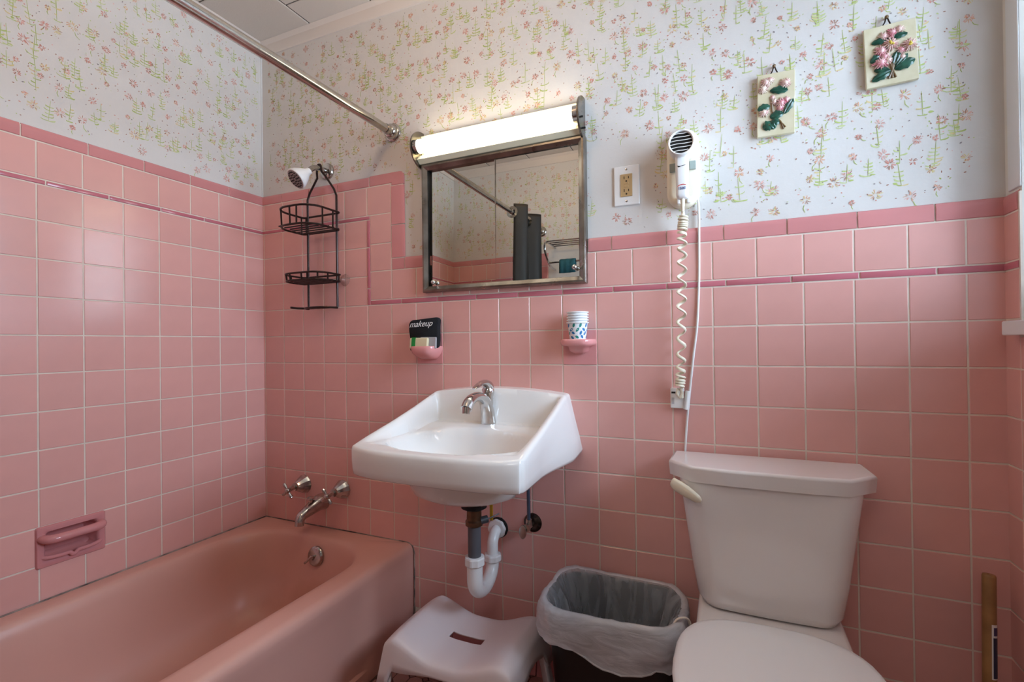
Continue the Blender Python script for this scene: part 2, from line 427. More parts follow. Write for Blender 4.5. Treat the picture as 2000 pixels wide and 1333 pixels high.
LZ = [.706, .665, .558, .5425, .438]                 # tub alcove: bullnose top, tile, liner, tile joints
RZ = [.392, .3455, .2385, .2195, .1095]              # right wainscot
rows = lambda a, b: [(-r*P, -(r+1)*P) for r in range(a, b)]     # (top, bottom)
# --- back wall
grout(wall_back, [(XL, .713, -.9, .700), (.713, XR, -.9, .386)])
colsA = [(XL, 0)] + [(c*P, (c+1)*P) for c in range(5)]
for a0, a1 in colsA:
    for t, b in rows(-4, 6):
        if b < RIM: b = RIM-.004
        lay(wall_back, 'tile', a0, a1, b, t)
    lay(wall_back, 'tile', a0, a1, LZ[4], LZ[3]); lay(wall_back, 'tile', a0, a1, LZ[2], LZ[1])
BX = .5475; VX = (.5475, .5605); CX = .659
for t, b in ((LZ[1], .558), (.558, .4475), (.4475, .3455), (.3455, RZ[2])): lay(wall_back, 'tile', VX[0] if t > .6 else VX[1], CX, b, t)
holders = {(7, 0), (12, 0)}                           # cells taken by the two ceramic holders (col, row)
colsC = [(c, c*P, (c+1)*P) for c in range(5, 21)] + [(21, 21*P, XR)]
for c, a0, a1 in colsC:
    for t, b in [(RZ[3], RZ[4])] + rows(-1, 8):
        r = round(-t/P) if t < .2 else -2
        if (c, 0) in holders and abs(t-P) < .01: continue
        if a1 < .74 and t < RIM-.01: continue
        if a1 <= .70 and b < RIM: b = RIM-.004
        lay(wall_back, 'tile', a0, a1, b, t)
    if c >= 6:
        lay(wall_back, 'tile', max(a0, CX) if c == 6 else a0, a1, RZ[2], RZ[1])
# liners
for a0, a1 in ((XL, .099), (.099, .254), (.254, .4095), (.4095, BX+.013)): lay(wall_back, 'liner', a0, a1, LZ[3], LZ[2])
for z0, z1 in ((RZ[3], .283), (.283, .438), (.438, LZ[3])): lay(wall_back, 'liner', *VX, z0, z1, vertical=True)
xs = [VX[1], .702, .855, 1.01, 1.164, 1.316, 1.475, 1.63, 1.786, 1.943, 2.092, 2.245, XR]
for a0, a1 in zip(xs, xs[1:]): lay(wall_back, 'liner', a0, a1, RZ[3], RZ[2])
# bullnose runs
for a0, a1 in ((XL, .105), (.105, .2555), (.2555, .405), (.405, .56)): lay(wall_back, 'bull', a0, a1, LZ[1], LZ[0])
xs = [.718, .80, .835]
for a0, a1 in zip(xs, xs[1:]): lay(wall_back, 'bull', a0, a1, RZ[1], RZ[0])
xs = [1.36, 1.399, 1.472, 1.631, 1.782, 1.935, 2.089, 2.243, XR]
for a0, a1 in zip(xs, xs[1:]): lay(wall_back, 'bull', a0, a1, RZ[1], RZ[0])
for z0, z1 in ((.389, .511), (.511, .656)):
    lay(wall_back, 'bull', CX+.001, .718, z0, z1, vertical=True)
# rounded corner piece at the top of the step and the inside corner piece below it
arc = lambda cx, cz, r, a0, a1, n=6: [(cx+r*cos(radians(a0+(a1-a0)*i/n)), cz+r*sin(radians(a0+(a1-a0)*i/n))) for i in range(n+1)]
bm = BM(); slab(bm, [(.5615, LZ[1]+.0013), (CX+.002, LZ[1]+.0013), (CX+.002, .657), (.7175, .657)] + arc(.6975, .686, .020, 0, 90) + [(.5615, LZ[0])], BACK, 0, .0065, .004, 3)
obj('bullnose_corner', bm, ROSE, wall_back)
bm = BM(); slab(bm, [(CX+.002, RZ[1]+.001), (.7168, RZ[1]+.001), (.7168, .3875), (CX+.002, .3875)], BACK, .0, .0065, .0035, 2)
obj('bullnose_corner', bm, ROSE, wall_back)
# base tiles
x = .748
while x < XR-.01:
    x1 = min(x+.1555, XR); lay(wall_back, 'base', x, x1, ZF, -.888); x = x1
# --- left wall
yl = [0, -.0903] + [-(.0903+P*i) for i in range(1, 14)] + [YS]
grout(wall_left, [(YS, SD[0], RIM-.02, .700), (SD[1], 0, RIM-.02, .700), (SD[0], SD[1], RIM-.02, SD[2]), (SD[0], SD[1], SD[3], .700)])
for a1, a0 in zip(yl, yl[1:]):
    for t, b in rows(-4, 6) + [(LZ[3], LZ[4]), (LZ[1], LZ[2])]:
        if b < RIM: b = RIM-.004
        p0, p1 = a0, a1
        if -.55 < b < -.54:
            if a0 > -.64 and a0 < -.63: p0 = SD[1]+.003
            elif a1 < -.63 and a1 > -.64: continue
            elif a1 < -.74 and a1 > -.75: p1 = SD[0]-.003
        lay(wall_left, 'tile', p0, p1, b, t)
ys = [0, -.157, -.31, -.465, -.623, -.781, -.94, -1.095, -1.25, -1.405, YS]
for a1, a0 in zip(ys, ys[1:]): lay(wall_left, 'bull', a0, a1, LZ[1], LZ[0])
ys = [0, -.102, -.259, -.412, -.568, -.726, -.884, -1.04, -1.195, -1.35, -1.505, YS]
for a1, a0 in zip(ys, ys[1:]): lay(wall_left, 'liner', a0, a1, LZ[3], LZ[2])
# --- right wall (a sliver shows)
grout(wall_right, [(-.5, 0, -.9, .10), (WY1, 0, .10, .386)])
for a1, a0 in ((0, -.064), (-.064, -.064-P), (-.064-P, -.064-2*P), (-.064-2*P, -.064-3*P)):
    for t, b in rows(-1, 8):
        if t > .05 and a0 < WY1: b0, t0 = b, .072
        else: b0, t0 = b, t
        lay(wall_right, 'tile', a0, a1, b0, t0)
    lay(wall_right, 'base', a0, a1, ZF, -.888)
lay(wall_right, 'tile', -.064, 0, RZ[4], RZ[3]); lay(wall_right, 'tile', -.064, 0, RZ[2], RZ[1]); lay(wall_right, 'liner', -.064, 0, RZ[3], RZ[2]); lay(wall_right, 'bull', -.064, 0, RZ[1], RZ[0])
# --- front wall: the tub alcove's far end, seen in the mirror
grout(wall_front, [(XL, .715, 0, .700)])
xs = [XL] + [XL+.05+P*i for i in range(6)] + [.66]
for a0, a1 in zip(xs, xs[1:]):
    for t, b in rows(-4, 0) + [(LZ[3], LZ[4]), (LZ[1], LZ[2])]: lay(wall_front, 'tile', a0, a1, b, t)
xs = [XL, .14, .295, .45, .605, .66]
for a0, a1 in zip(xs, xs[1:]): lay(wall_front, 'bull', a0, a1, LZ[1], LZ[0]); lay(wall_front, 'liner', a0, a1, LZ[3], LZ[2])
for z0, z1 in ((0, .155), (.155, .31), (.31, .465), (.465, .62), (.62, LZ[0])): lay(wall_front, 'bull', .66, .716, z0, z1, vertical=True).rotation_euler[1] = -pi/2
# --- floor mosaic: octagons with small dots, nearest part piece by piece
s = .0505; oc = .0235; ch = .0125
octo = [(-oc, -oc+ch), (-oc+ch, -oc), (oc-ch, -oc), (oc, -oc+ch), (oc, oc-ch), (oc-ch, oc), (-oc+ch, oc), (-oc, oc-ch)]
FL = lambda x, y, d: (x, y, d)
bm = BM(); slab(bm, octo, FL, 0, .0025, .0008, 1); om = bpy.data.meshes.new('floor_octagon'); bm.to_mesh(bm and om); bm.free(); om.materials.append(FLOORT)
far = BM(); dots = BM()
for i in range(33):
    for j in range(31):
        x, y = .772+s*i, -.042-s*j
        if x > XR-.02 or y < -1.58: continue
        if x < 1.34 and y > -.80:
            o = bpy.data.objects.new('tile', om); COL.objects.link(o); o.location = (x, y, ZF); o.parent = floor; o.rotation_euler = (0, 0, random.uniform(-.03, .03))
        else: slab(far, [(x+a, y+b) for a, b in octo], FL, ZF, ZF+.0025)
        d = .0095; slab(dots, [(x+s/2-d, y+s/2), (x+s/2, y+s/2-d), (x+s/2+d, y+s/2), (x+s/2, y+s/2+d)], FL, ZF, ZF+.0024)
o = obj('far_tiles', far, FLOORT, floor, smooth=0); o['kind'] = 'stuff'
o = obj('dot_tiles', dots, mat('dot_tile', (150, 98, 92), .4), floor, smooth=0); o['kind'] = 'stuff'

# ================================================================= WALLPAPER PRINT (flat print drawn as fine strokes)
OFF = [0.0]; ROFF = random.Random(1)
def stroke(bm, to3, pts, w, mi):
    OFF[0] = ROFF.uniform(0, .0006)     # each stroke lies at its own hair's breadth off the paper
    n = len(pts); L = []; Rr = []
    for i, (x, y) in enumerate(pts):
        a = pts[max(i-1, 0)]; b = pts[min(i+1, n-1)]
        dx, dy = b[0]-a[0], b[1]-a[1]; l = sqrt(dx*dx+dy*dy) or 1
        ww = w*(.35+.65*sin(pi*(i+.5)/n))
        L.append(bm.verts.new(to3(x-dy/l*ww, y+dx/l*ww))); Rr.append(bm.verts.new(to3(x+dy/l*ww, y-dx/l*ww)))
    for i in range(n-1):
        f = bm.faces.new((L[i], L[i+1], Rr[i+1], Rr[i])); f.material_index = mi
def leafshape(bm, to3, x, y, a, l, w, mi):
    OFF[0] = ROFF.uniform(0, .0006)
    pts = [(0, 0), (.3*l, w), (.7*l, w*.8), (l, 0), (.7*l, -w*.8), (.3*l, -w)]
    f = bm.faces.new([bm.verts.new(to3(x+p*cos(a)-q_*sin(a), y+p*sin(a)+q_*cos(a))) for p, q_ in pts]); f.material_index = mi
def paper_print(wall, a0, a1, z0, z1, to3, ok, mir=1):
    bm = BM(); R = random.Random(11); U = R.uniform
    c = .056; nx, nz = int((a1-a0)/c), int((z1-z0)/c)
    for i in range(nx+1):
        for j in range(nz+1):
            x, z = a0+(i+.5)*c+U(-.02, .02), z0+(j+.5)*c+U(-.02, .02)
            if ok(x, z, .012):
                kind = R.random(); r = U(.0065, .0155)
                if kind < .88:
                    cs = R.choice(((0, 1, 2), (0, 1, 2), (6, 0, 2), (5, 6, 2), (1, 1, 2)))
                    n = R.randint(11, 17)
                    for k in range(n):
                        a = 2*pi*k/n+U(-.25, .25); r0 = r*U(.15, .45); r1 = r*U(.75, 1.1); bend = U(-.3, .3)
                        stroke(bm, to3, [(x+r0*cos(a), z+r0*sin(a)), (x+(r0+r1)/2*cos(a+bend*.5), z+(r0+r1)/2*sin(a+bend*.5)), (x+r1*cos(a+bend), z+r1*sin(a+bend))], U(.0006, .0012), cs[R.choice((0, 0, 0, 1, 1, 2))])
                    for k in range(R.randint(2, 5)):
                        a = U(0, 2*pi); rr = r*U(.2, .9); leafshape(bm, to3, x+rr*cos(a), z+rr*sin(a), U(0, 6.3), U(.002, .0045), U(.0009, .0016), R.choice((2, 1, 1)))
                    if R.random() < .4:
                        a = U(-2.4, -.8); stroke(bm, to3, [(x+r*cos(a), z+r*sin(a)), (x+1.7*r*cos(a), z+1.7*r*sin(a)), (x+2.4*r*cos(a+.2), z+2.4*r*sin(a+.2))], .0009, 3)
            if R.random() < .75:
                x2, z2 = x+U(.02, .045), z+U(-.03, .03)
                if ok(x2, z2-.03, .012) and ok(x2, z2+.035, .012):
                    hgt = U(.035, .07); lean = U(-.12, .12)
                    stroke(bm, to3, [(x2+lean*hgt*t, z2-hgt/2+hgt*t) for t in (0, .25, .5, .75, 1)], .0007, 3)
                    nb = R.randint(3, 6)
                    for b in range(nb):
                        t = b/nb*.85; bx, bz = x2+lean*hgt*t, z2-hgt/2+hgt*t
                        for sd in (-1, 1):
                            if R.random() < .2: continue
                            l = U(.006, .019)*(1-.55*t); rise = U(.1, .55)
                            stroke(bm, to3, [(bx, bz), (bx+sd*l*.5, bz+l*rise*.15), (bx+sd*l*.85, bz+l*rise*.5), (bx+sd*l, bz+l*rise)], U(.0008, .0021), R.choice((3, 3, 4, 4, 5)))
                    if R.random() < .5: leafshape(bm, to3, x2+U(-.01, .01), z2-hgt*.4, U(-.4, .4)+(pi if R.random() < .5 else 0), U(.008, .016), U(.0015, .003), R.choice((3, 4)))
            for k in range(6):
                x3, z3 = x+U(-.034, .034), z+U(-.034, .034)
                if ok(x3, z3, .006): leafshape(bm, to3, x3, z3, U(0, 6.3), U(.0022, .0065), U(.0008, .0018), R.choice((2, 2, 1, 7, 4, 0, 3)))
    o = obj('wallpaper_print', bm, PRINT, wall, smooth=0); o['kind'] = 'stuff'; return o
def ok_back(x, z, m):
    if x < .028 or x > 2.318 or z > 1.285: return False
    if z < (.722 if x < .728 else .404)+m*.4: return False
    if .66 < x < .728 and z < .722+m: return False
    if .80 < x < 1.40 and z < .70: return False
    if 1.41 < x < 1.60 and z < .675 and not (z < .455 and x > 1.48 and random.random() < .5): return False
    return True
paper_print(wall_back, XL, XR, .40, 1.30, lambda a, z: (a, -.0003-OFF[0], z), ok_back)
paper_print(wall_left, YS, 0, .70, 1.30, lambda a, z: (XL+.0003+OFF[0], a, z), lambda a, z, m: z > .722+m*.4 and z < 1.285 and a < -.022)
paper_print(wall_front, XL, 1.3, .70, 1.30, lambda a, z: (a, YS+.0003+OFF[0], z), lambda a, z, m: z > .722+m*.4 and z < 1.285 and a > .02)

# ================================================================= WINDOW
bm = BM(); xw = XR+.085
def ring_frame(bm, x0, x1, y0, y1, z0, z1, w):
    box(bm, x0, x1, y0, y1, z0, z0+w, .003, 1); box(bm, x0, x1, y0, y1, z1-w, z1, .003, 1); box(bm, x0, x1, y0, y0+w, z0+w, z1-w, .003, 1); box(bm, x0, x1, y1-w, y1, z0+w, z1-w, .003, 1)
ring_frame(bm, xw, xw+.05, WY0, WY1, WZ0, WZ1, .02)
window = struct(obj('window_1', bm, WHITEP, smooth=0), 'white sash window in the right wall')
zm = (WZ0+WZ1)/2
for z0, z1, dx in ((WZ0+.02, zm+.02, .004), (zm-.015, WZ1-.02, .026)):
    bm = BM(); ring_frame(bm, xw+dx, xw+dx+.018, WY0+.02, WY1-.02, z0, z1, .038); sa = obj('sash', bm, WHITEP, window, smooth=0)
    bm = BM(); box(bm, xw+dx+.007, xw+dx+.010, WY0+.057, WY1-.057, z0+.037, z1-.037); obj('pane', bm, GLASS, sa, smooth=0)
bm = BM(); box(bm, XR-.034, xw, WY0-.05, -.058, .074, WZ0, .003, 2)
o = obj('window_stool', bm, WHITEP, window)
bm = BM(); box(bm, XR-.004, XR, WY1, -.02, RZ[0]+.004, WZ1+.03, .0015, 1); box(bm, XR-.012, XR, WY0-.03, -.02, WZ1, WZ1+.05, .002, 1); box(bm, XR-.012, XR, WY0-.05, WY0, WZ0, WZ1+.05, .002, 1)
obj('casing', bm, WHITEP, window, smooth=0)

# ================================================================= BATHTUB
TX0, TX1, TY0, TY1 = XL+.0085, .745, YS+.0085, -.0085
tub = thing('bathtub', 'pink enamelled bathtub built in along the left wall', 'bathtub', (.37, -.8, ZF))
def outer(x1, z, recess=0):
    out = []
    for x, y in roundrect(TX0, x1, TY0, TY1, .006, 6, 40):
        if recess and x > x1-.001: x -= recess*sstep(-.245, -.262, y)
        out.append((x, y, z))
    return out
def inner(o, z, r, yb=0):
    return [(x, y, z) for x, y in roundrect(.058+o, .648-o, -1.47+o*1.6, -.088-o+yb, (min(r, .2), r, r*.95, min(r, .2)), 6, 40)]
rings = [outer(.738, ZF), outer(.738, -.955), outer(.738, -.95, .012), outer(.743, -.91, .020), outer(.745, -.76, .016), outer(.745, -.71, .008), outer(.7449, -.678), outer(.7435, -.665), outer(.739, -.656), outer(.731, -.6502), outer(.720, RIM),
         inner(-.026, RIM, .19), inner(-.012, RIM-.0015, .185), inner(-.004, RIM-.006, .18), inner(.003, RIM-.016, .175), inner(.010, RIM-.04, .17), inner(.02, RIM-.09, .165), inner(.032, RIM-.15, .155),
         inner(.045, RIM-.21, .145), inner(.062, RIM-.255, .135), inner(.085, RIM-.285, .12), inner(.115, RIM-.30, .11), inner(.16, RIM-.306, .09)]
bm = BM(); loft(bm, rings, True, True)
add_stain(TUBM, (.42-.37, -.33+.8, -.90-ZF), (.26, .34, .16), (172, 112, 60))
obj('tub_body', bm, TUBM, tub, smooth=45)
nrm = V((0, -1, .16)).normalized(); oc_ = V((.378, -.107, -.713))
bm = BM(); lathe(bm, oc_, nrm, [(.036, -.004), (.036, .004), (.033, .008), (.028, .010), (.001, .012)], 28); ov = obj('overflow_plate', bm, OLDCHROME, tub, label='tarnished round overflow plate')
bm = BM(); tube(bm, [oc_+nrm*.008, oc_+nrm*.022+V((0, 0, .004)), oc_+nrm*.03+V((-.014, 0, -.014)), oc_+nrm*.032+V((-.024, 0, -.022))], .0042, 8, smooth=4); obj('trip_lever', bm, OLDCHROME, ov)
bm = BM()
tube(bm, [(TX0+.002, TY0, RIM+.001), (TX0+.002, TY1+.002, RIM+.001), (.722, TY1+.003, RIM+.0005), (.738, TY1+.003, RIM-.010), (.7465, TY1+.003, RIM-.034), (.744, TY1+.003, -.93)], .0028, 6); obj('caulk', bm, CAULK, tub, smooth=60)

# tub filler and taps
def tap(x, label):
    t = thing('tub_tap', label, 'tap', (x, 0, -.488), 'cross handled tub taps')
    bm = BM(); lathe(bm, (x, -.004, -.488), (0, -1, 0), [(.037, 0), (.0375, .004), (.034, .012), (.022, .036), (.015, .046), (.012, .050)], 12); obj('escutcheon', bm, OLDCHROME, t, smooth=20)
    bm = BM(); cone(bm, (x, -.05, -.488), (x, -.056, -.488), .016); cone(bm, (x, -.054, -.488), (x, -.083, -.492), .0085); obj('stem', bm, OLDCHROME, t)
    c = V((x, -.088, -.493)); bm = BM(); blob(bm, c, .012)
    for k in range(4):
        a = radians(38+90*k); d = V((cos(a), 0, sin(a)))
        tube(bm, [c, c+d*.014, c+d*.024, c+d*.032], [.006, .0045, .0065, .005], 8)
    obj('cross_handle', bm, OLDCHROME, t); return t
tap(.216, 'tarnished chrome cross tap nearest the corner above the tub'); tap(.416, 'tarnished chrome cross tap nearest the sink above the tub')
t = thing('tub_spout', 'tarnished chrome tub spout below the cross taps', 'spout', (.316, 0, -.57))
bm = BM(); tube(bm, [(.316, -.004, -.545), (.316, -.03, -.545), (.316, -.07, -.556), (.316, -.105, -.566), (.316, -.122, -.578), (.316, -.127, -.602)], [.033, .031, .024, .019, .017, .0165], 16, smooth=5); obj('spout_body', bm, OLDCHROME, t)
bm = BM(); cone(bm, (.316, -.068, -.536), (.316, -.07, -.522), .006); lathe(bm, (.316, -.07, -.522), (0, -.1, 1), [(.007, 0), (.014, .004), (.013, .009), (.004, .011)], 14); obj('diverter_knob', bm, OLDCHROME, t)

# ================================================================= SOAP DISH in the left wall
t = thing('soap_dish', 'deep pink ceramic soap dish with grab bar set in left wall', 'soap dish', (XL, -.672, -.497))
LW = lambda y, z, d: (XL+d, y, z)
y0, y1, z0, z1 = -.757, -.587, -.556, -.437
bm = BM()
ri = lambda g, d, r=.006: [LW(a, b, d) for a, b in roundrect(y0+g, y1-g, z0+g, z1-g, r, 4, 10)]
inn = [LW(a, b, .010) for a, b in roundrect(y0+.022, y1-.022, z0+.022, z1-.020, .012, 4, 10)]
def cav(g, d): return [LW(a, b, d) for a, b in roundrect(y0+.022+g, y1-.022-g, z0+.022+g, z1-.020-g, .012, 4, 10)]
loft(bm, [ri(0, .002), ri(.0005, .007), ri(.003, .011), ri(.010, .013), ri(.017, .012), cav(-.002, .010), cav(.001, .004), cav(.003, -.03), cav(.012, -.042)], False, True)
obj('dish_body', bm, ROSE, t)
bm = BM(); tube(bm, [LW(y0+.014, -.470, .006), LW(y0+.018, -.472, .022), LW(y0+.034, -.473, .034), LW(-.672, -.473, .036), LW(y1-.034, -.473, .034), LW(y1-.018, -.472, .022), LW(y1-.014, -.470, .006)], [.012, .014, .0145, .0135, .0145, .014, .012], 14, smooth=5, flat=.85); obj('grab_bar', bm, ROSE, t)
bm = BM(); lipz = z0+.026
tube(bm, [LW(y0+.012, lipz+.006, .006), LW(y0+.024, lipz+.003, .015), LW(-.70, lipz, .017), LW(-.683, lipz, .017), LW(-.676, lipz-.007, .017), LW(-.668, lipz-.007, .017), LW(-.661, lipz, .017), LW(-.64, lipz, .017), LW(y1-.024, lipz+.003, .015), LW(y1-.012, lipz+.006, .006)], .0058, 10, smooth=3); obj('front_lip', bm, ROSE, t)

# ================================================================= CERAMIC HOLDERS on the back wall
def dshape(cx, hw, dep, z, n=22):
    pts = [(cx-hw, -.002, z)]
    for i in range(n+1):
        a = pi - pi*i/n; e = .55
        pts.append((cx+hw*math.copysign(abs(cos(a))**e, cos(a)), -.002-dep*abs(sin(a))**.75, z))
    pts.append((cx+hw, -.002, z)); return pts
def holder(cx, ztop, name, label, cat, dep, deeper):
    t = thing(name, label, cat, (cx, 0, .055))
    bm = BM(); box(bm, cx-.0535, cx+.0535, -.0075, -.0002, .0012, P-.0012, .0025, 2); obj('backplate', bm, HOLD, t)
    bm = BM(); th = .024 if deeper else .017
    if deeper: R = [dshape(cx, .030, dep*.45, ztop-.046), dshape(cx, .040, dep*.74, ztop-.036), dshape(cx, .049, dep*.95, ztop-.024), dshape(cx, .0525, dep, ztop-.012), dshape(cx, .053, dep, ztop-.002), dshape(cx, .052, dep-.002, ztop), dshape(cx, .048, dep-.006, ztop), dshape(cx, .046, dep-.008, ztop-.006), dshape(cx, .042, dep-.014, ztop-.011)]
    else: R = [dshape(cx, .016, dep*.3, ztop-.044), dshape(cx, .030, dep*.5, ztop-.036), dshape(cx, .034, dep*.62, ztop-.022), dshape(cx, .050, dep*.96, ztop-.019), dshape(cx, .053, dep, ztop-.013), dshape(cx, .0535, dep, ztop-.004), dshape(cx, .052, dep-.002, ztop), dshape(cx, .046, dep-.008, ztop), dshape(cx, .044, dep-.010, ztop-.002)]
    loft(bm, R, True, True); obj('shelf', bm, HOLD, t, smooth=70); return t
holder(.8215, .064, 'ceramic_soap_holder', 'pink ceramic soap holder on wall, the one holding the black cloth', 'soap holder', .072, True)
holder(1.369, .080, 'ceramic_cup_holder', 'pink ceramic shelf on wall, the one carrying paper cups', 'shelf', .072, False)
# black cloth with lettering, standing folded in the holder
cl = thing('washcloth', 'folded black washcloth lettered makeup in the ceramic soap holder', 'washcloth', (.82, -.03, .055))
bm = BM(); N1 = 14
pts = roundrect(-.061, .061, 0, .104, (.006, .016, .014, .006), 5, 8)
rg = []
for d, sc in ((-.013, .94), (-.010, .985), (0, 1.0), (.007, .985), (.010, .94)):
    rg.append([(.817 + x*sc*(1-.06*(1-z/.104)) + .003*sin(z*60), -.034-d+.010*(z/.104)+.002*sin(x*70+z*30), .054+.052+(z-.052)*sc*1.05+(x*.07)) for x, z in pts])
loft(bm, rg); obj('folded_cloth', bm, CLOTH, cl, smooth=70)
bm = text_mesh('makeup', .030, .5); bm.transform(Matrix.Translation((.806, -.0402, .141)) @ Matrix.Rotation(.04, 4, 'Y').inverted() @ Matrix.Rotation(pi/2, 4, 'X') @ Matrix.Rotation(-.0, 4, 'Z'))
obj('lettering', bm, LETTER, cl, smooth=0, label='white embroidered script lettering')
# wrapped soaps
def soap(cx, cy, w, h, d, tilt, m, label, band):
    t = thing('soap_bar', label, 'soap', (cx, cy, .054))
    bm = BM(); box(bm, cx-w/2, cx+w/2, cy-d/2, cy+d/2, .055, .055+h, .005, 3)
    bmesh.ops.rotate(bm, verts=bm.verts, cent=(cx, cy, .055), matrix=Matrix.Rotation(tilt, 3, 'X')); obj('wrapper', bm, m, t)
    if band:
        bm = BM(); box(bm, cx-w/2+.010, cx-w/2+.026, cy-d/2-.0006, cy+d/2+.0006, .0548, .055+h+.0006)
        bmesh.ops.rotate(bm, verts=bm.verts, cent=(cx, cy, .055), matrix=Matrix.Rotation(tilt, 3, 'X')); obj('paper_band', bm, GREEN, t)
soap(.811, -.058, .075, .038, .013, -.12, SOAPC, 'cream wrapped soap bar with green band in ceramic holder', True)
soap(.842, -.0465, .066, .040, .007, -.05, mat('clear_grey_wrap', (176, 172, 176), .25), 'grey wrapped soap behind the green banded soap', False)
# nested paper cups
CUPW = mat('paper_cup', (236, 238, 240), .5)
for k in range(5):
    zb = .0785 + k*.0078; cx, cy = 1.3725, -.037
    lab = ['outermost white paper cup printed with blue leaves, bottom of the stack', 'second paper cup from the bottom of the nested stack', 'middle paper cup of the nested stack on shelf', 'second paper cup from the top of the nested stack', 'topmost paper cup of the nested stack on shelf'][k]
    t = thing('paper_cup', lab, 'cup', (cx, cy, zb), 'nested paper cups on the ceramic shelf')
    bm = BM(); hh = .053; ro = .0325 if k == 0 else .0318
    lathe(bm, (cx, cy, zb), (0, 0, 1), [(.0245-.0008*k*0-(.0012 if k else 0), 0), (ro-.0022, hh-.004), (ro+.0012, hh-.0035), (ro+.0016, hh-.001), (ro+.0008, hh), (ro-.001, hh-.001), (ro-.003, hh-.004), (.0232-(.0012 if k else 0), .002)], 32); obj('cup_body', bm, CUPW, t)
    if k == 0:
        bm = BM(); R = random.Random(5)
        for ring in range(4):
            for s_ in range(9):
                a = 2*pi*(s_+.5*(ring % 2))/9+R.uniform(-.12, .12); z = .0075+ring*.0115+R.uniform(-.0015, .0015); an = R.choice((.5, -.6, 1.2, 2.2, .9)); l = R.uniform(.011, .0145); w_ = .0038; mi = R.choice((0, 0, 0, 1, 0, 2))
                vs = []
                for px, pz in ((-1, 0), (-.5, .8), (.2, 1), (.8, .5), (1, 0), (.8, -.5), (.2, -1), (-.5, -.8)):
                    X_ = px*l/2*1.1*cos(an)-pz*w_*sin(an); Z_ = px*l/2*1.1*sin(an)+pz*w_*cos(an)
                    zz = z+Z_; r_ = .0245+(ro-.0022-.0245)*zz/(hh-.004)+.0003; aa = a+X_/r_
                    vs.append(bm.verts.new((cx+r_*cos(aa), cy+r_*sin(aa), zb+zz)))
                f = bm.faces.new(vs); f.material_index = mi
        o = obj('leaf_print', bm, [BLUEP, NAVYP, TEALP], t, smooth=0); o['kind'] = 'stuff'

# ================================================================= SINK
SX = 1.100
sink = thing('wall_sink', 'white porcelain wall hung sink with raised back', 'sink', (SX, -.23, -.39))
def prof_z(y):       # height of the side rim, y from 0 (wall) to -.47
    T = [(0, -.089), (-.045, -.092), (-.08, -.102), (-.17, -.130), (-.27, -.158), (-.375, -.184), (-.44, -.202), (-.48, -.206)]
    for (a, za), (b, zb) in zip(T, T[1:]):
        if y >= b: return za+(zb-za)*(y-a)/(b-a)
    return T[-1][1]
def halfw(y): return .236+(.252-.236)*min(1, -y/.40)
def grid_pts(n, edge):   # denser towards both ends, -1..1
    a = [-1, -1+edge*.12, -1+edge*.3, -1+edge*.6, -1+edge]; m = n
    mid = [(-1+edge)+(2-2*edge)*i/m for i in range(1, m)]
    return a+mid+[-v for v in a[::-1]]
us = grid_pts(64, .05); NY = 70
ts = [0, .006, .015, .03, .05] + [.05+(.95-.05)*i/NY for i in range(1, NY)] + [.95, .968, .983, .992, 1]
def front_y(u): return -.470+.030*abs(u)**3.2
def pos(u, t):
    y = -.0015+(front_y(u)+.0015)*t; hw = halfw(y)
    cr = 1-.022*sstep(.955, 1, t)*abs(u)**30
    x = u*hw*cr
    z = prof_z(y)+.017*(1-u*u)*sstep(-.11, -.04, y)
    # deck
    deck = -.184-.014*sstep(-.10, -.22, y)
    lipw = .034
    side = sstep(.040, .016, hw-abs(x))            # 1 at outer rim
    back = sstep(-.078, -.048, y)
    frontl = sstep(.050, .026, (y-front_y(u)))
    k = max(side, back, frontl)
    zz = deck+(z-deck)*k if z > deck else z-(1-k)*.002
    # bowl
    ex, ey = x/.205, (y+.288)/(.146 if y < -.288 else .135)
    r = (abs(ex)**2.4+abs(ey)**2.4)**(1/2.4)
    if r < 1.10:
        d = .112*max(0, 1-min(r, 1)**2.6)**.8 + .007*sstep(1.10, .95, r)
        zz = min(zz, deck) - d if k < .5 else zz - d*(1-k)
    # rounded outer edge
    e = min(hw-abs(x), (y-front_y(u)))
    rr = .011
    if e < rr: zz -= rr-sqrt(max(0, rr*rr-(rr-e)**2))
    return (SX+x, y, zz)
bm = BM(); G = [[bm.verts.new(pos(u, t)) for u in us] for t in ts]
for i in range(len(ts)-1):
    for j in range(len(us)-1): bm.faces.new((G[i][j], G[i+1][j], G[i+1][j+1], G[i][j+1]))
nb = len(us)-1; nt_ = len(ts)-1
border = [G[i][0] for i in range(nt_)] + [G[nt_][j] for j in range(nb)] + [G[i][nb] for i in range(nt_, 0, -1)] + [G[0][j] for j in range(nb, 0, -1)]
def skirt(v, f, out, inset):
    x, y, z = v.co; dx = x-SX
    zbot = -.283+.010*sstep(-.10, -.02, y)
    fl = 1+out*(1-sstep(-.02, -.30, y))*.17*sstep(.12, .2, abs(dx))
    yy = y if y > -.01 else y*(1-inset*.9)
    return V((SX+dx*fl*(1-inset), yy, z+(zbot-z)*f))
prev = border
levels = [(.35, .35, 0), (.7, .75, .004), (.92, 1, .010), (.98, 1, .022), (1.0, 1, .05), (1.0, 1, .10)]
for f, o_, ins in levels:
    cur = [bm.verts.new(skirt(v, f, o_, ins)) for v in border]; n = len(cur)
    for i in range(n): j = (i+1) % n; bm.faces.new((prev[i], prev[j], cur[j], cur[i]))
    prev = cur
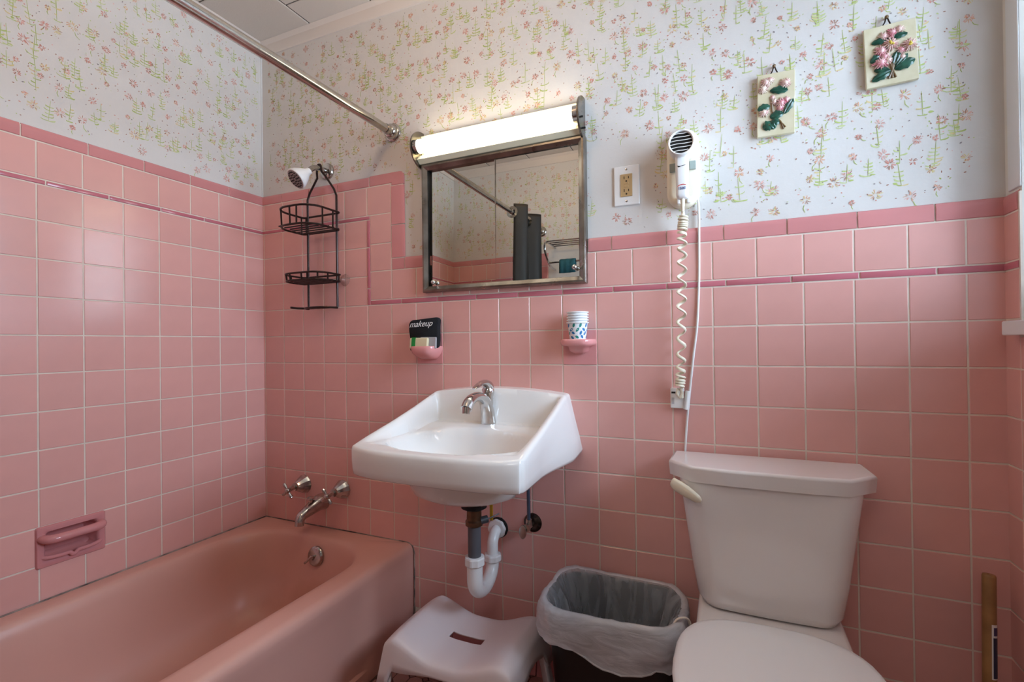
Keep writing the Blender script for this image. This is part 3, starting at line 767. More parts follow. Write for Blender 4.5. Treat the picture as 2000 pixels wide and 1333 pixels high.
# bowl underside, joined to the same shell
for rx, ry, z in ((.176, .135, -.286), (.167, .127, -.322), (.154, .116, -.347), (.120, .09, -.361), (.05, .045, -.366)):
    cur = []
    for v in border:
        a = atan2((v.co.y+.26)/.22, (v.co.x-SX)/.25); cur.append(bm.verts.new((SX+rx*cos(a), -.262+ry*sin(a), z)))
    for i in range(n): j = (i+1) % n; bm.faces.new((prev[i], prev[j], cur[j], cur[i]))
    prev = cur
bm.faces.new(prev)
obj('basin', bm, PORC, sink, smooth=50)
bm = BM(); lathe(bm, (SX, -.262, -.3185), (0, 0, 1), [(.022, 0), (.022, .002), (.018, .0035), (.001, .003)], 20); obj('drain_ring', bm, CHROME, sink)

# faucet
FX = 1.089
t = thing('sink_faucet', 'chrome single lever faucet on the white sink', 'faucet', (FX, -.085, -.184))
bm = BM(); tube(bm, [(FX, -.082, -.186), (FX, -.085, -.165), (FX, -.092, -.135), (FX, -.110, -.108), (FX, -.142, -.094), (FX, -.178, -.092), (FX, -.208, -.102), (FX, -.226, -.120)], [.0255, .0235, .021, .0185, .0165, .0165, .0175, .0175], 20, smooth=6, flat=[1, 1, 1, 1, .9, .85, .85, .9], side=(1, 0, 0))
obj('spout', bm, CHROME, t)
bm = BM(); cone(bm, (FX, -.224, -.116), (FX, -.2285, -.134), .0125, .0115); obj('aerator', bm, OLDCHROME, t)
bm = BM(); lathe(bm, (FX, -.088, -.128), (0, .12, 1), [(.018, 0), (.0185, .01), (.0165, .03), (.0195, .04), (.0205, .05), (.015, .062), (.003, .068)], 20)
tube(bm, [(FX, -.080, -.085), (FX, -.082, -.066), (FX, -.104, -.054), (FX, -.135, -.053), (FX, -.165, -.062), (FX, -.178, -.066)], [.018, .0185, .016, .012, .010, .006], 14, smooth=5, flat=[1, .9, .7, .5, .4, .35], side=(1, 0, 0))
obj('lever_handle', bm, CHROME, t)
bm = BM(); cone(bm, (FX+.006, -.055, -.184), (FX+.006, -.052, -.125), .0028); lathe(bm, (FX+.006, -.052, -.127), (0, 0, 1), [(.003, 0), (.0055, .006), (.004, .014), (.006, .02), (.001, .023)], 12); obj('lift_rod', bm, CHROME, t)
# drain and trap
DXc, DYc = 1.097, -.200
t = thing('sink_trap', 'grey and white drain pipe with U bend under the sink', 'drain pipe', (DXc, -.1, -.66))
bm = BM(); lathe(bm, (DXc, DYc, -.418), (0, 0, 1), [(.027, 0), (.038, .006), (.038, .060)], 24); obj('rubber_washer', bm, DARK, t)
bm = BM(); lathe(bm, (DXc, DYc, -.466), (0, 0, 1), [(.0235, 0), (.026, .002), (.026, .014), (.022, .018), (.022, .049)], 24); obj('brass_tailpiece', bm, BRASS, t)
bm = BM(); lathe(bm, (DXc-.008, DYc+.035, -.447), (-.9, .35, 0), [(.004, 0), (.026, .014), (.027, .022), (.01, .024)], 20); obj('side_cap', bm, OLDCHROME, t)
bm = BM(); cone(bm, (DXc, DYc, -.556), (DXc, DYc, -.462), .0195); obj('grey_tailpipe', bm, GREYP, t)
bm = BM(); tube(bm, [(DXc+.015, DYc, -.452), (DXc+.04, DYc+.025, -.447), (DXc+.058, DYc+.05, -.440)], .0018, 6); cone(bm, (DXc+.018, DYc+.004, -.452), (DXc+.034, DYc+.02, -.449), .011); obj('pivot_rod', bm, mat('dark_grey_plastic', (60, 60, 64), .4), t)
bm = BM(); box(bm, DXc+.034, DXc+.044, DYc+.035, DYc+.037, -.458, -.372); obj('lift_strap', bm, YELLOW, t)
def nut(z, x, y, r=.0285, h=.026, d=(0, 0, 1)):
    bm = BM(); n = 32; u, v, ax = frame_of(d); c = V((x, y, z))
    f = lambda r_, hh, k: [c+ax*hh+(u*cos(2*pi*i/n)+v*sin(2*pi*i/n))*(r_+(.0016 if k and i % 4 < 2 else 0)) for i in range(n)]
    loft(bm, [f(r-.006, -.002, 0), f(r-.003, 0, 1), f(r, .004, 1), f(r, h-.004, 1), f(r-.002, h, 1), f(r-.007, h+.001, 0)]); obj('slip_nut', bm, PVC, t, smooth=25)
ax_, ay_ = 1.088, -.062
nut(-.583, DXc, DYc); nut(-.628, ax_, ay_, .0265, .022)
path = [(DXc, DYc, -.575), (DXc, DYc, -.62)] + [(DXc+(ax_-DXc)*(1-cos(a))/2, DYc+(ay_-DYc)*(1-cos(a))/2, -.628-.052*sin(a)) for a in [pi*i/12 for i in range(13)]] + [(ax_, ay_, -.612)]
bm = BM(); tube(bm, path, [.0235, .0235, .0225, .0215, .0205, .020], 18); obj('u_bend', bm, PVC, t, smooth=60)
bm = BM(); tube(bm, [(ax_, ay_, -.622), (ax_, ay_, -.590), (ax_-.001, ay_+.004, -.568), (ax_-.003, -.040, -.550), (1.084, -.022, -.543), (1.083, -.006, -.542)], .0175, 16, smooth=5); obj('trap_arm', bm, PVC, t, smooth=60)
nut(-.542, 1.083, -.012, .030, .014, (0, -1, 0))
bm = BM(); lathe(bm, (1.083, -.0045, -.542), (0, -1, 0), [(.035, 0), (.034, .004), (.028, .006)], 24); obj('wall_gasket', bm, DARK, t)
# supply valve
t = thing('supply_valve', 'tarnished shut off valve on wall under the sink', 'valve', (1.206, 0, -.51))
VX_, VZ_ = 1.206, -.509
bm = BM(); lathe(bm, (VX_, -.0045, VZ_), (0, -1, 0), [(.031, 0), (.030, .004), (.022, .010), (.012, .013)], 26); obj('escutcheon', bm, mat('dark_tarnish', (82, 70, 64), .25, .9, var=.4, varscale=50), t)
bm = BM(); cone(bm, (VX_, -.012, VZ_), (VX_, -.052, VZ_), .0095); cone(bm, (VX_, -.040, VZ_), (VX_, -.040, VZ_+.022), .0105, .009); cone(bm, (VX_, -.036, VZ_), (VX_, -.060, VZ_), .0125, n=6); obj('valve_body', bm, OLDCHROME, t)
bm = BM(); slab(bm, [(VX_-.012+.0125*cos(a)-.25*.021*sin(a)*0, VZ_-.012+.022*sin(a)) for a in [2*pi*i/18 for i in range(18)]], BACK, .060, .067, .002, 2); obj('oval_handle', bm, OLDCHROME, t)
bm = BM(); tube(bm, [(VX_, -.040, VZ_+.018), (VX_, -.042, -.40), (VX_-.002, -.05, -.27)], .0055, 10); obj('supply_tube', bm, mat('blue_grey_tube', (78, 92, 112), .35, .5), t)

# ================================================================= MEDICINE CABINET
CX0, CX1, CZ0, CZ1 = .808, 1.398, .252, .702; FD = .030
cab = thing('medicine_cabinet', 'mirrored sliding door cabinet in an aged steel frame', 'cabinet', ((CX0+CX1)/2, 0, CZ0))
bm = BM(); rr = lambda g, d: [BACK(a, b, d) for a, b in ((CX0+g, CZ0+g), (CX1-g, CZ0+g), (CX1-g, CZ1-g), (CX0+g, CZ1-g))]
loft(bm, [rr(0, .0), rr(0, FD-.006), rr(.003, FD), rr(.009, FD), rr(.021, FD-.009), rr(.022, .006)], False, False); obj('frame', bm, STEEL, cab, smooth=20)
bm = BM(); box(bm, CX0+.020, CX1-.020, -.0065, -.001, CZ0+.02, CZ1-.02); obj('inner_back', bm, DARK, cab, smooth=0)
def mdoor(x0, x1, d, kx, kz, lab):
    bm = BM(); box(bm, x0, x1, -d, -d+.003, CZ0+.0215, CZ1-.022)
    bmesh.ops.rotate(bm, verts=bm.verts, cent=((x0+x1)/2, -d, (CZ0+CZ1)/2), matrix=Matrix.Rotation(radians(-.8), 3, 'X'))
    o = obj('mirror_door', bm, MIRROR, cab, smooth=0, label=lab)
    bm = BM(); cone(bm, (kx, -d, kz), (kx, -d-.012, kz), .004); blob(bm, (kx, -d-.016, kz), .0085); obj('knob', bm, CHROME, o)
mdoor(CX0+.034, 1.112, .0125, .853, .286, 'rear left mirror door'); mdoor(1.092, CX1-.0225, .018, 1.364, .300, 'front right mirror door')
bm = BM(); box(bm, 1.0905, 1.0925, -.0195, -.015, CZ0+.024, CZ1-.024); obj('mirror_edge', bm, OLDCHROME, cab, smooth=0)

# ================================================================= VANITY LIGHT
LX0, LX1 = .800, 1.392
vl = thing('vanity_light', 'lit fluorescent tube fixture mounted above the mirrored cabinet', 'light', ((LX0+LX1)/2, 0, .70))
bm = BM(); loft(bm, [[(x, 0, .704), (x, -.030, .704), (x, -.046, .716), (x, -.040, .728), (x, -.016, .742), (x, -.014, .790), (x, -.020, .806), (x, 0, .806)] for x in (LX0+.004, LX1-.004)]); obj('reflector', bm, CREAMM, vl, smooth=25)
bm = BM(); cone(bm, (LX0+.014, -.052, .757), (LX1-.016, -.052, .757), .0225, n=24); obj('diffuser_tube', bm, TUBE, vl, label='glowing white tube')
for x, s_ in ((LX0+.003, -1), (LX1-.003, 1)):
    a = [(0, .690)] + [(.010+.070*cos(radians(-78+156*i/16)), .757+.0660*sin(radians(-78+156*i/16))) for i in range(17)] + [(0, .824)]
    bm = BM(); slab(bm, a, lambda d, z, e: (x+s_*e, -d, z), 0, .006, .002, 2); o = obj('end_cap', bm, STEEL, vl)
    bm = BM(); cone(bm, (x-s_*.002, -.052, .757), (x-s_*.016, -.052, .757), .0245, n=24); obj('tube_socket', bm, OLDCHROME, o)
bm = BM(); cone(bm, (LX1+.002, -.055, .745), (LX1+.010, -.055, .745), .003); obj('rivet', bm, DARK, vl)
bm = BM(); cone(bm, (LX1+.002, -.042, .716), (LX1+.014, -.042, .716), .003); obj('switch', bm, DARK, vl)

# ================================================================= FILL GLOBE (added on the ceiling out of view, to brighten the room)
t = thing('fill_globe', 'unseen glowing globe added on the ceiling as fill light', 'light', (1.0, -.85, 1.20))
bm = BM(); lathe(bm, (1.0, -.85, ZC), (0, 0, -1), [(.070, 0), (.070, .012), (.050, .022), (.048, .055)], 28); obj('fill_globe_base', bm, WHITEP, t)
bm = BM(); blob(bm, (1.0, -.85, 1.235), .090, n=24); obj('glowing_fill_globe', bm, emat('fill_globe_glow', (255, 216, 172), FILL_GLOBE_EMIT), t)
# ================================================================= OUTLET
OX, OZ = 1.519, .536
t = thing('wall_outlet', 'white wall outlet with tan receptacle right of the cabinet', 'outlet', (OX, 0, OZ-.058))
bm = BM(); slab(bm, roundrect(OX-.0375, OX+.0375, OZ-.059, OZ+.059, .003, 3, 2), BACK, 0, .006, .003, 3); obj('cover_plate', bm, WPLAST, t)
bm = BM(); slab(bm, roundrect(OX-.0172, OX+.0172, OZ-.0335, OZ+.0335, .0015, 2, 2), BACK, .004, .0085, .001, 1); rc = obj('receptacle', bm, TAN, t)
for dz in (.0225, -.0155):
    for dx, h in ((-.0065, .008), (.0065, .0065)):
        bm = BM(); box(bm, OX+dx-.0011, OX+dx+.0011, -.0088, -.008, OZ+dz-h/2, OZ+dz+h/2); obj('slot', bm, DARK, rc, smooth=0)
    bm = BM(); cone(bm, (OX, -.008, OZ+dz-.0105), (OX, -.0088, OZ+dz-.0105), .0026, n=12); obj('ground_hole', bm, DARK, rc)
for dz in (.006, -.004):
    bm = BM(); box(bm, OX-.007, OX+.007, -.0095, -.008, OZ+dz-.0032, OZ+dz+.0032, .0005, 1); obj('test_button', bm, TAN, rc)
for dz in (.0475, -.0475):
    bm = BM(); lathe(bm, (OX, -.0055, OZ+dz), (0, -1, 0), [(.0032, 0), (.0032, .001), (.001, .0016)], 14); obj('screw', bm, OLDCHROME, t)

# ================================================================= HAIR DRYER
t = thing('dryer_bracket', 'ivory oval wall bracket holding the hair dryer', 'bracket', (1.679, 0, .56))
def capsule(cx, hw, z0, z1, g, d): return [BACK(a, b, d) for a, b in roundrect(cx-hw+g, cx+hw-g, z0+g, z1-g, min(hw-g-.0005, .043-g), 10, 4)]
bm = BM(); loft(bm, [capsule(1.679, .0435, .446, .668, 0, .0), capsule(1.679, .0435, .446, .668, 0, .016), capsule(1.679, .0435, .446, .668, .003, .024), capsule(1.679, .0435, .446, .668, .009, .028), capsule(1.679, .0435, .446, .668, .016, .029)]); obj('wall_plate', bm, IVORY, t, smooth=50)
CLIP = mat('grey_clip', (150, 158, 150), .3)
for x, s_ in ((1.653, -1), (1.706, 1)):
    bm = BM(); box(bm, x-.0085, x+.0085, -.036, -.027, .546, .570, .002, 2); o = obj('side_clip', bm, CLIP, t)
for x in (1.668, 1.694):
    bm = BM(); box(bm, x-.004, x+.004, -.036, -.025, .455, .474, .002, 2); obj('cord_post', bm, WPLAST, t)
bm = BM()
pt = [(1.716, -.012, .475), (1.719, -.010, .44), (1.7185, -.009, .36), (1.717, -.008, .25), (1.711, -.010, .12), (1.70, -.010, .03), (1.691, -.011, -.05), (1.686, -.0125, -.10), (1.679, -.010, -.17), (1.673, -.008, -.26), (1.672, -.007, -.30)]
tube(bm, pt, .0032, 8, smooth=5); obj('power_cord', bm, WPLAST, t, smooth=60)
hd = thing('hair_dryer', 'white hair dryer hanging on the ivory bracket', 'hair dryer', (1.682, -.08, .46))
hx = 1.6815
bm = BM(); lathe(bm, (hx, -.034, .604), (0, -1, -.04), [(.034, 0), (.0355, .012), (.0355, .045), (.034, .058), (.0335, .066), (.0315, .068), (.029, .066), (.0285, .056)], 36); obj('barrel', bm, WPLAST, hd, smooth=45)
bm = BM(); lathe(bm, (hx, -.0955, .602), (0, -1, -.04), [(.0335, -.004), (.0345, -.001), (.0335, .003), (.030, .004)], 36, cap0=False, cap1=False); obj('nozzle_ring', bm, mat('warm_grey_ring', (186, 178, 166), .35), hd)
bm = BM(); cone(bm, (hx, -.090, .602), (hx, -.0935, .602), .0285, n=30); obj('grille_back', bm, DARK, hd)
for k in range(6):
    z = .602-.0225+k*.009; hw = sqrt(.0288**2-(z-.602)**2)
    bm = BM(); tube(bm, [(hx-hw, -.097, z), (hx-hw*.4, -.099, z+.0008), (hx+hw*.3, -.099, z-.0004), (hx+hw, -.097, z+.0012)], .0011, 6); obj('grille_bar', bm, WPLAST, hd)
bm = BM(); rg = []
for z, w_, d0, d1 in ((.590, .018, .036, .080), (.570, .0172, .038, .082), (.54, .0168, .042, .082), (.50, .0162, .046, .082), (.468, .016, .048, .081), (.462, .0145, .050, .079), (.459, .011, .053, .075)):
    rg.append([(hx-.001+a, -b, z) for a, b in roundrect(-w_, w_, d0, d1, .009, 4, 2)])
loft(bm, rg); obj('handle', bm, WPLAST, hd, smooth=50)
bm = BM(); cone(bm, (hx-.001, -.064, .462), (hx-.001, -.060, .425), .0062, .0045, 12)
obj('strain_relief', bm, IVORY, hd)
# flat print on the handle
bm = BM(); stroke(bm, lambda a, b: (a, -.0824, b), [(hx-.011, .5445), (hx-.006, .5435), (hx+.002, .5438), (hx+.010, .5455)], .0008, 0); stroke(bm, lambda a, b: (a, -.0824, b), [(hx-.011, .5455), (hx-.009, .542), (hx-.004, .5425)], .0014, 0); obj('tick_mark', bm, DARK, hd, smooth=0)
bm = BM(); stroke(bm, lambda a, b: (a, -.0824, b), [(hx-.012, .489), (hx-.006, .4925), (hx+.002, .4935), (hx+.010, .4915)], .0012, 0); obj('red_stripe', bm, REDP, hd, smooth=0)
bm = text_mesh('1500', .0105); bm.transform(Matrix.Translation((hx-.001, -.0824, .483)) @ Matrix.Rotation(pi/2, 4, 'X')); obj('lettering', bm, NAVYP, hd, smooth=0)
# coiled cord
bm = BM(); pts = []
spine = smooth_path([(1.6805, -.058, .43), (1.680, -.050, .40), (1.676, -.042, .36), (1.673, -.040, .20), (1.668, -.038, .0), (1.664, -.036, -.055)], 12)
ang = 0; TOT = len(spine)
turns = 23; n = turns*16
for i in range(n+1):
    t_ = i/n*(TOT-1); k = min(int(t_), TOT-2); p = spine[k].lerp(spine[k+1], t_-k)
    a = 2*pi*turns*(i/n) + .7*sin(i/n*19); amp = .0105*sstep(.06, .14, i/n)
    pts.append(p+V((cos(a), sin(a), 0))*amp)
pts += [V((1.6665, -.035, -.062)), V((1.670, -.034, -.075)), V((1.664, -.034, -.088)), V((1.656, -.033, -.078)), V((1.6585, -.032, -.064)), V((1.668, -.028, -.07)), V((1.669, -.022, -.09))]
tube(bm, pts, .0031, 7, flat=1.5); obj('coiled_cord', bm, IVORY, hd, smooth=60)
t = thing('plug_box', 'small white test plug box on wall where coiled cord ends', 'plug box', (1.655, 0, -.12))
bm = BM(); box(bm, 1.637, 1.674, -.019, -.004, -.120, -.063, .0025, 2); pb = obj('box_body', bm, WPLAST, t)
bm = BM(); box(bm, 1.640, 1.651, -.0196, -.0185, -.078, -.073); obj('dark_label', bm, DARK, t, smooth=0)
bm = BM(); box(bm, 1.6405, 1.6475, -.0196, -.0188, -.108, -.090); obj('button', bm, mat('grey_button', (190, 188, 190), .4), t)
bm = BM(); cone(bm, (1.678, -.020, -.122), (1.684, -.018, -.070), .0062); obj('cord_clamp', bm, WPLAST, t)

# ================================================================= PLAQUES
def flower(bm_parent, name, cx, cz, d, r, mcol, centre, petals=15):
    bm = BM(); R = random.Random(int(cx*9999+cz*777))
    for ringk, (rr_, lift, n) in enumerate(((1.0, .35, petals), (.72, .6, petals-3), (.42, .8, petals-7))):
        for k in range(n):
            a = 2*pi*k/n+R.uniform(-.15, .15)+ringk*.2; L_ = r*rr_*R.uniform(.85, 1.1); w_ = r*.17
            b0 = V((cx+cos(a)*L_*.25, -(d+r*lift*.7), cz+sin(a)*L_*.25)); tip = V((cx+cos(a)*L_, -(d+r*lift*.35), cz+sin(a)*L_))
            mid = (b0+tip)/2+V((0, -r*.10, 0))
            tube(bm, [b0, mid, tip], [w_*.5, w_, w_*.45], 5, flat=.6)
    cols = [mcol]
    if centre:
        for i in range(6): blob(bm, (cx+R.uniform(-.18, .18)*r, -(d+r*.62), cz+R.uniform(-.18, .18)*r), r*.16, n=6, mi=1)
        cols.append(PETALY)
    else: blob(bm, (cx, -(d+r*.25), cz), r*.5, n=8)
    return obj(name, bm, cols, bm_parent, smooth=60)
def leaf(par, cx, cz, d, a, l, w_):
    bm = BM(); n = 7; rows_ = []
    for i in range(n):
        t_ = i/(n-1); ww = w_*sin(pi*(t_*.92+.04))**.7*(1+.28*(i % 2)); h = d+.0035*sin(pi*t_)
        x, z = cx+cos(a)*l*t_, cz+sin(a)*l*t_; nx_, nz_ = -sin(a), cos(a)
        rows_.append([V((x+nx_*ww, -(h-.001), z+nz_*ww)), V((x+nx_*ww*.4, -(h+.0015), z+nz_*ww*.4)), V((x, -(h), z)), V((x-nx_*ww*.4, -(h+.0015), z-nz_*ww*.4)), V((x-nx_*ww, -(h-.001), z-nz_*ww)), V((x, -(h-.0035), z))])
    loft(bm, rows_); return obj('leaf', bm, LEAFG, par, smooth=40)
def plaque(cx, cz, w_, h_, tilt, label):
    t = thing('flower_plaque', label, 'plaque', (cx, 0, cz-h_/2))
    ct, st = cos(tilt), sin(tilt); T3 = lambda a, b, d: (cx+a*ct-b*st, -d, cz+a*st+b*ct)
    bm = BM(); slab(bm, roundrect(-w_/2, w_/2, -h_/2, h_/2, .002, 2, 2), T3, .003, .013, .002, 2); obj('slab', bm, PLAQ, t)
    p = V(T3(-.004, h_/2, .006)); bm = BM()
    tube(bm, [p+V((-.010, 0, -.002)), p+V((-.004, -.004, .008)), p+V((0, -.002, .022)), p+V((.004, -.004, .008)), p+V((.010, 0, -.002))], .0016, 6, smooth=3); obj('hanger', bm, BRONZE, t)
    bm = BM(); lathe(bm, p+V((0, .006, .020)), (0, -1, 0), [(.0025, 0), (.0045, .010), (.001, .013)], 10); obj('nail', bm, STEMB, t)
    return t, T3
def fl(t, T3, a, b, r, m, c): p = T3(a, b, 0); flower(t, 'flower', p[0], p[2], .0125, r, m, c)
def lf(t, T3, a, b, ang_, l, w_): p = T3(a, b, 0); leaf(t, p[0], p[2], .0145, radians(ang_), l, w_)
def st_(t, T3, pts): bm = BM(); tube(bm, [T3(a, b, .0145) for a, b in pts], .0022, 6, smooth=4); obj('stem', bm, STEMB, t)
t, T3 = plaque(1.913, .694, .088, .165, radians(-1.0), 'smaller narrow cream plaque with raised flowers, the lower of two')
for a, b, r in ((-.024, .058, .014), (-.030, .042, .013), (-.014, .062, .012), (.022, .048, .015)): fl(t, T3, a, b, r, PETALW, False)
for a, b, r in ((.012, -.002, .015), (-.004, .004, .010), (.024, .004, .011), (.010, -.014, .011), (-.028, -.020, .013), (-.008, .016, .008)): fl(t, T3, a, b, r, PETALW if a < 0 else PETALP, False)
for a, b, g, l, w_ in ((-.014, .036, -8, .042, .009), (-.014, -.004, 190, .030, .009), (.020, -.030, 60, .040, .008), (-.014, -.034, 10, .032, .010), (-.008, -.052, 200, .024, .012), (-.016, -.044, -60, .026, .010), (-.012, -.050, 5, .022, .009)): lf(t, T3, a, b, g, l, w_)
st_(t, T3, [(-.010, .02), (-.008, -.02), (-.002, -.035)]); st_(t, T3, [(-.004, -.038), (.010, -.048), (.018, -.070)]); st_(t, T3, [(.004, -.042), (.014, -.055), (.022, -.066)])
t, T3 = plaque(2.161, .764, .105, .148, radians(1.8), 'larger cream plaque with raised chrysanthemums, the upper of two')
for a, b, r, m, c in ((.004, .048, .014, PETALP, False), (-.014, .044, .013, PETALW, False), (.018, .052, .013, PETALW, False), (.000, .022, .018, PETALW, True), (.036, .010, .017, PETALW, True), (-.020, .010, .015, PETALP, False), (-.014, -.006, .012, PETALP, False), (-.022, -.020, .018, PETALP, False), (-.006, -.016, .013, PETALW, False), (.020, .002, .011, PETALP, False), (.022, -.016, .011, PETALW, False)): fl(t, T3, a, b, r, m, c)
for a, b, g, l, w_ in ((.000, .038, 5, .034, .007), (-.004, .036, 185, .034, .007), (-.020, -.002, 205, .024, .009), (.006, -.040, 22, .042, .011), (-.002, -.042, 205, .042, .009), (.004, -.030, 75, .034, .009), (.008, -.036, 50, .036, .007), (-.004, -.040, 170, .032, .007)): lf(t, T3, a, b, g, l, w_)
for d_ in (-.008, 0, .008): st_(t, T3, [(d_*.4, -.01), (d_*.2+.001, -.035), (-d_*.9, -.060)])

# ================================================================= SHOWER HEAD, CADDY, ROD, CURTAIN
t = thing('wall_shower', 'white shower head on chrome arm over the tub', 'shower head', (.35, 0, .75))
bm = BM(); lathe(bm, (.35, 0, .757), (0, -1, 0), [(.033, 0), (.033, .003), (.029, .009), (.016, .014)], 26); obj('wall_flange', bm, OLDCHROME, t)
bm = BM(); tube(bm, [(.35, -.008, .757), (.35, -.045, .757), (.35, -.075, .748), (.35, -.10, .726)], .0105, 14, smooth=5); obj('arm', bm, OLDCHROME, t)
bm = BM(); ax = V((-.22, -.70, -.62)).normalized(); b0 = V((.349, -.092, .732))
lathe(bm, b0, ax, [(.0125, 0), (.0145, .012), (.018, .018), (.025, .028), (.036, .050), (.0400, .061), (.0400, .067), (.038, .070)], 30); obj('head', bm, WPLAST, t)
bm = BM(); lathe(bm, b0+ax*.0695, ax, [(.0365, 0), (.035, .0012), (.001, .0022)], 30); fc = obj('spray_face', bm, mat('grey_face', (150, 142, 140), .4), t)
u, v, d = frame_of(ax); nz = BM()
for rr_, n in ((.009, 6), (.018, 10), (.028, 16)):
    for k in range(n): p = b0+ax*.0715+(u*cos(2*pi*k/n)+v*sin(2*pi*k/n))*rr_; cone(nz, p-ax*.001, p+ax*.0015, .0034, .0026, 6)
o = obj('nozzles', nz, DARK, t); o['kind'] = 'stuff'

cad = thing('shower_caddy', 'dark wire shower caddy hanging from the shower arm', 'shower caddy', (.35, -.04, .215))
yc = -.032; X0, X1 = .276, .424
bm = BM()
tube(bm, [(.362, yc-.012, .744), (.372, yc, .725), (X1-.012, yc, .672), (X1, yc, .645), (X1, yc, .42), (X1, yc, .218)]  , .0042, 8); obj('side_wire', bm, BRONZE, cad)
bm = BM(); tube(bm, [(.338, yc-.012, .744), (.328, yc, .725), (X0+.012, yc, .672), (X0, yc, .645), (X0, yc, .42), (X0, yc, .218)]  , .0042, 8); obj('side_wire', bm, BRONZE, cad)
bm = BM(); tube(bm, [(.338, yc-.012, .744), (.342, yc-.012, .767), (.35, yc-.012, .7715), (.358, yc-.012, .767), (.362, yc-.012, .744)]  , .0042, 8, smooth=3); obj('hanger_hook', bm, BRONZE, cad)
def dee(z, hw, d0, d1, n=14):     # rim: straight at the wall, rounded in front
    pts = []
    for a, b in roundrect(.35-hw, .35+hw-.012, yc-d1, yc+d0, (.062 if d1 > .12 else .050, .012, .012, .075 if d1 > .12 else .055), 6, 3): pts.append((a, b, z))
    return pts
def basket(z0, z1, hw, d1, bars, posts, r=.0040):
    bm = BM(); tube(bm, dee(z1, hw, .004, d1), r, 8, closed=True); ba = obj('basket', bm, BRONZE, cad)
    bm = BM(); tube(bm, dee(z0, hw-.002, .004, d1-.002), r, 8, closed=True); obj('bottom_ring', bm, BRONZE, ba)
    for k in range(bars):
        y = yc-.012-(d1-.02)*k/(bars-1); w_ = hw-.004 if y > yc-d1+.06 else hw-.03
        bm = BM(); tube(bm, [(.35-w_, y, z0), (.35+w_, y, z0)],   .0028, 6); obj('floor_wire', bm, BRONZE, ba)
    D1 = dee(z1, hw, .004, d1); D0 = dee(z0, hw-.002, .004, d1-.002); n = len(D1)
    for k in posts:
        bm = BM(); tube(bm, [D1[k], D0[k]],   .0032, 6); obj('upright_wire', bm, BRONZE, ba)
basket(.512, .578, .100, .148, 6, (0, 6, 8, 18, 24, 31, 34))
basket(.314, .340, .102, .115, 6, (0, 3, 6, 9, 16, 19, 22, 24, 27, 29, 31, 33, 35), .0037)
bm = BM(); tube(bm, [(.276, yc, .219)] + [(.35+.074*cos(radians(a)), yc-.055*sin(radians(a)), .215) for a in (180, 150, 120, 90, 60, 30, 0)]  , .0042, 8, smooth=3)
tube(bm, [(.276, yc, .217), (.25, yc-.03, .217), (.243, yc-.058, .219)]  , .0042, 8); tr_ = obj('soap_tray', bm, BRONZE, cad)
for k in range(5):
    x = .295+k*.027; h_ = .055*sqrt(max(0, 1-((x-.35)/.075)**2))
    bm = BM(); tube(bm, [(x, yc, .2165), (x+.004, yc-h_, .2165)],   .0028, 6); obj('tray_wire', bm, BRONZE, tr_)
bm = BM(); tube(bm, [(.276, yc, .217), (X1, yc, .217)], .0034, 8); obj('bottom_wire', bm, BRONZE, cad)
bm = BM(); lathe(bm, (.438, -.0045, .322), (0, -1, 0), [(.024, 0), (.022, .003), (.010, .009), (.007, .016), (.003, .022)], 22); obj('suction_cup', bm, seethrough('clear_rubber', (190, 150, 140), .45, .2, .2), cad)

RXX, RZZ = .669, .852
t = thing('shower_rod', 'brushed steel shower curtain rod across the tub', 'curtain rod', (RXX, -.8, RZZ))
bm = BM(); cone(bm, (RXX, -.006, RZZ), (RXX, YS+.006, RZZ), .0150, n=24); obj('rod_tube', bm, NICKEL, t)
for y, s_ in ((-.0005, -1), (YS+.0005, 1)):
    bm = BM(); lathe(bm, (RXX, y, RZZ), (0, s_, 0), [(.034, 0), (.034, .004), (.031, .008), (.027, .010), (.0255, .022), (.021, .028), (.0175, .030), (.0175, .045)], 28); obj('wall_flange', bm, NICKEL, t)
t = thing('shower_curtain', 'black shower curtain bunched at far end of rod, seen in the mirror', 'shower curtain', (.68, -1.3, -.5))
bm = BM(); nfold = 3; prof = []
for k in range(nfold*12+1):
    s_ = k/12; y = -1.12-.11*s_; tri = .5*sin(pi*s_)+.5*(2/pi)*math.asin(sin(pi*s_)*.97); prof.append((RXX+.006+.072*tri, y))
zs = [RZZ+.052, RZZ+.03, RZZ-.05, RZZ-.06, .5, .2, -.1, -.45]
th = .003
R1 = [[(x+(.006*sin(i*1.3+z*9) if z < .7 else 0), y, z) for i, (x, y) in enumerate(prof)] for z in zs]
loft(bm, R1, False, False, closed=False)
cu = obj('curtain_cloth', bm, CURT, t, smooth=60); so = cu.modifiers.new('thickness', 'SOLIDIFY'); so.thickness = .003
for k in range(nfold+1):
    bm = BM(); y = -1.115-.11*k
    lathe(bm, (RXX, y, RZZ), (0, 1, 0), [(.020, 0), (.034, .002), (.034, .004), (.020, .006)], 22, cap0=False, cap1=False); obj('grommet', bm, NICKEL, t)
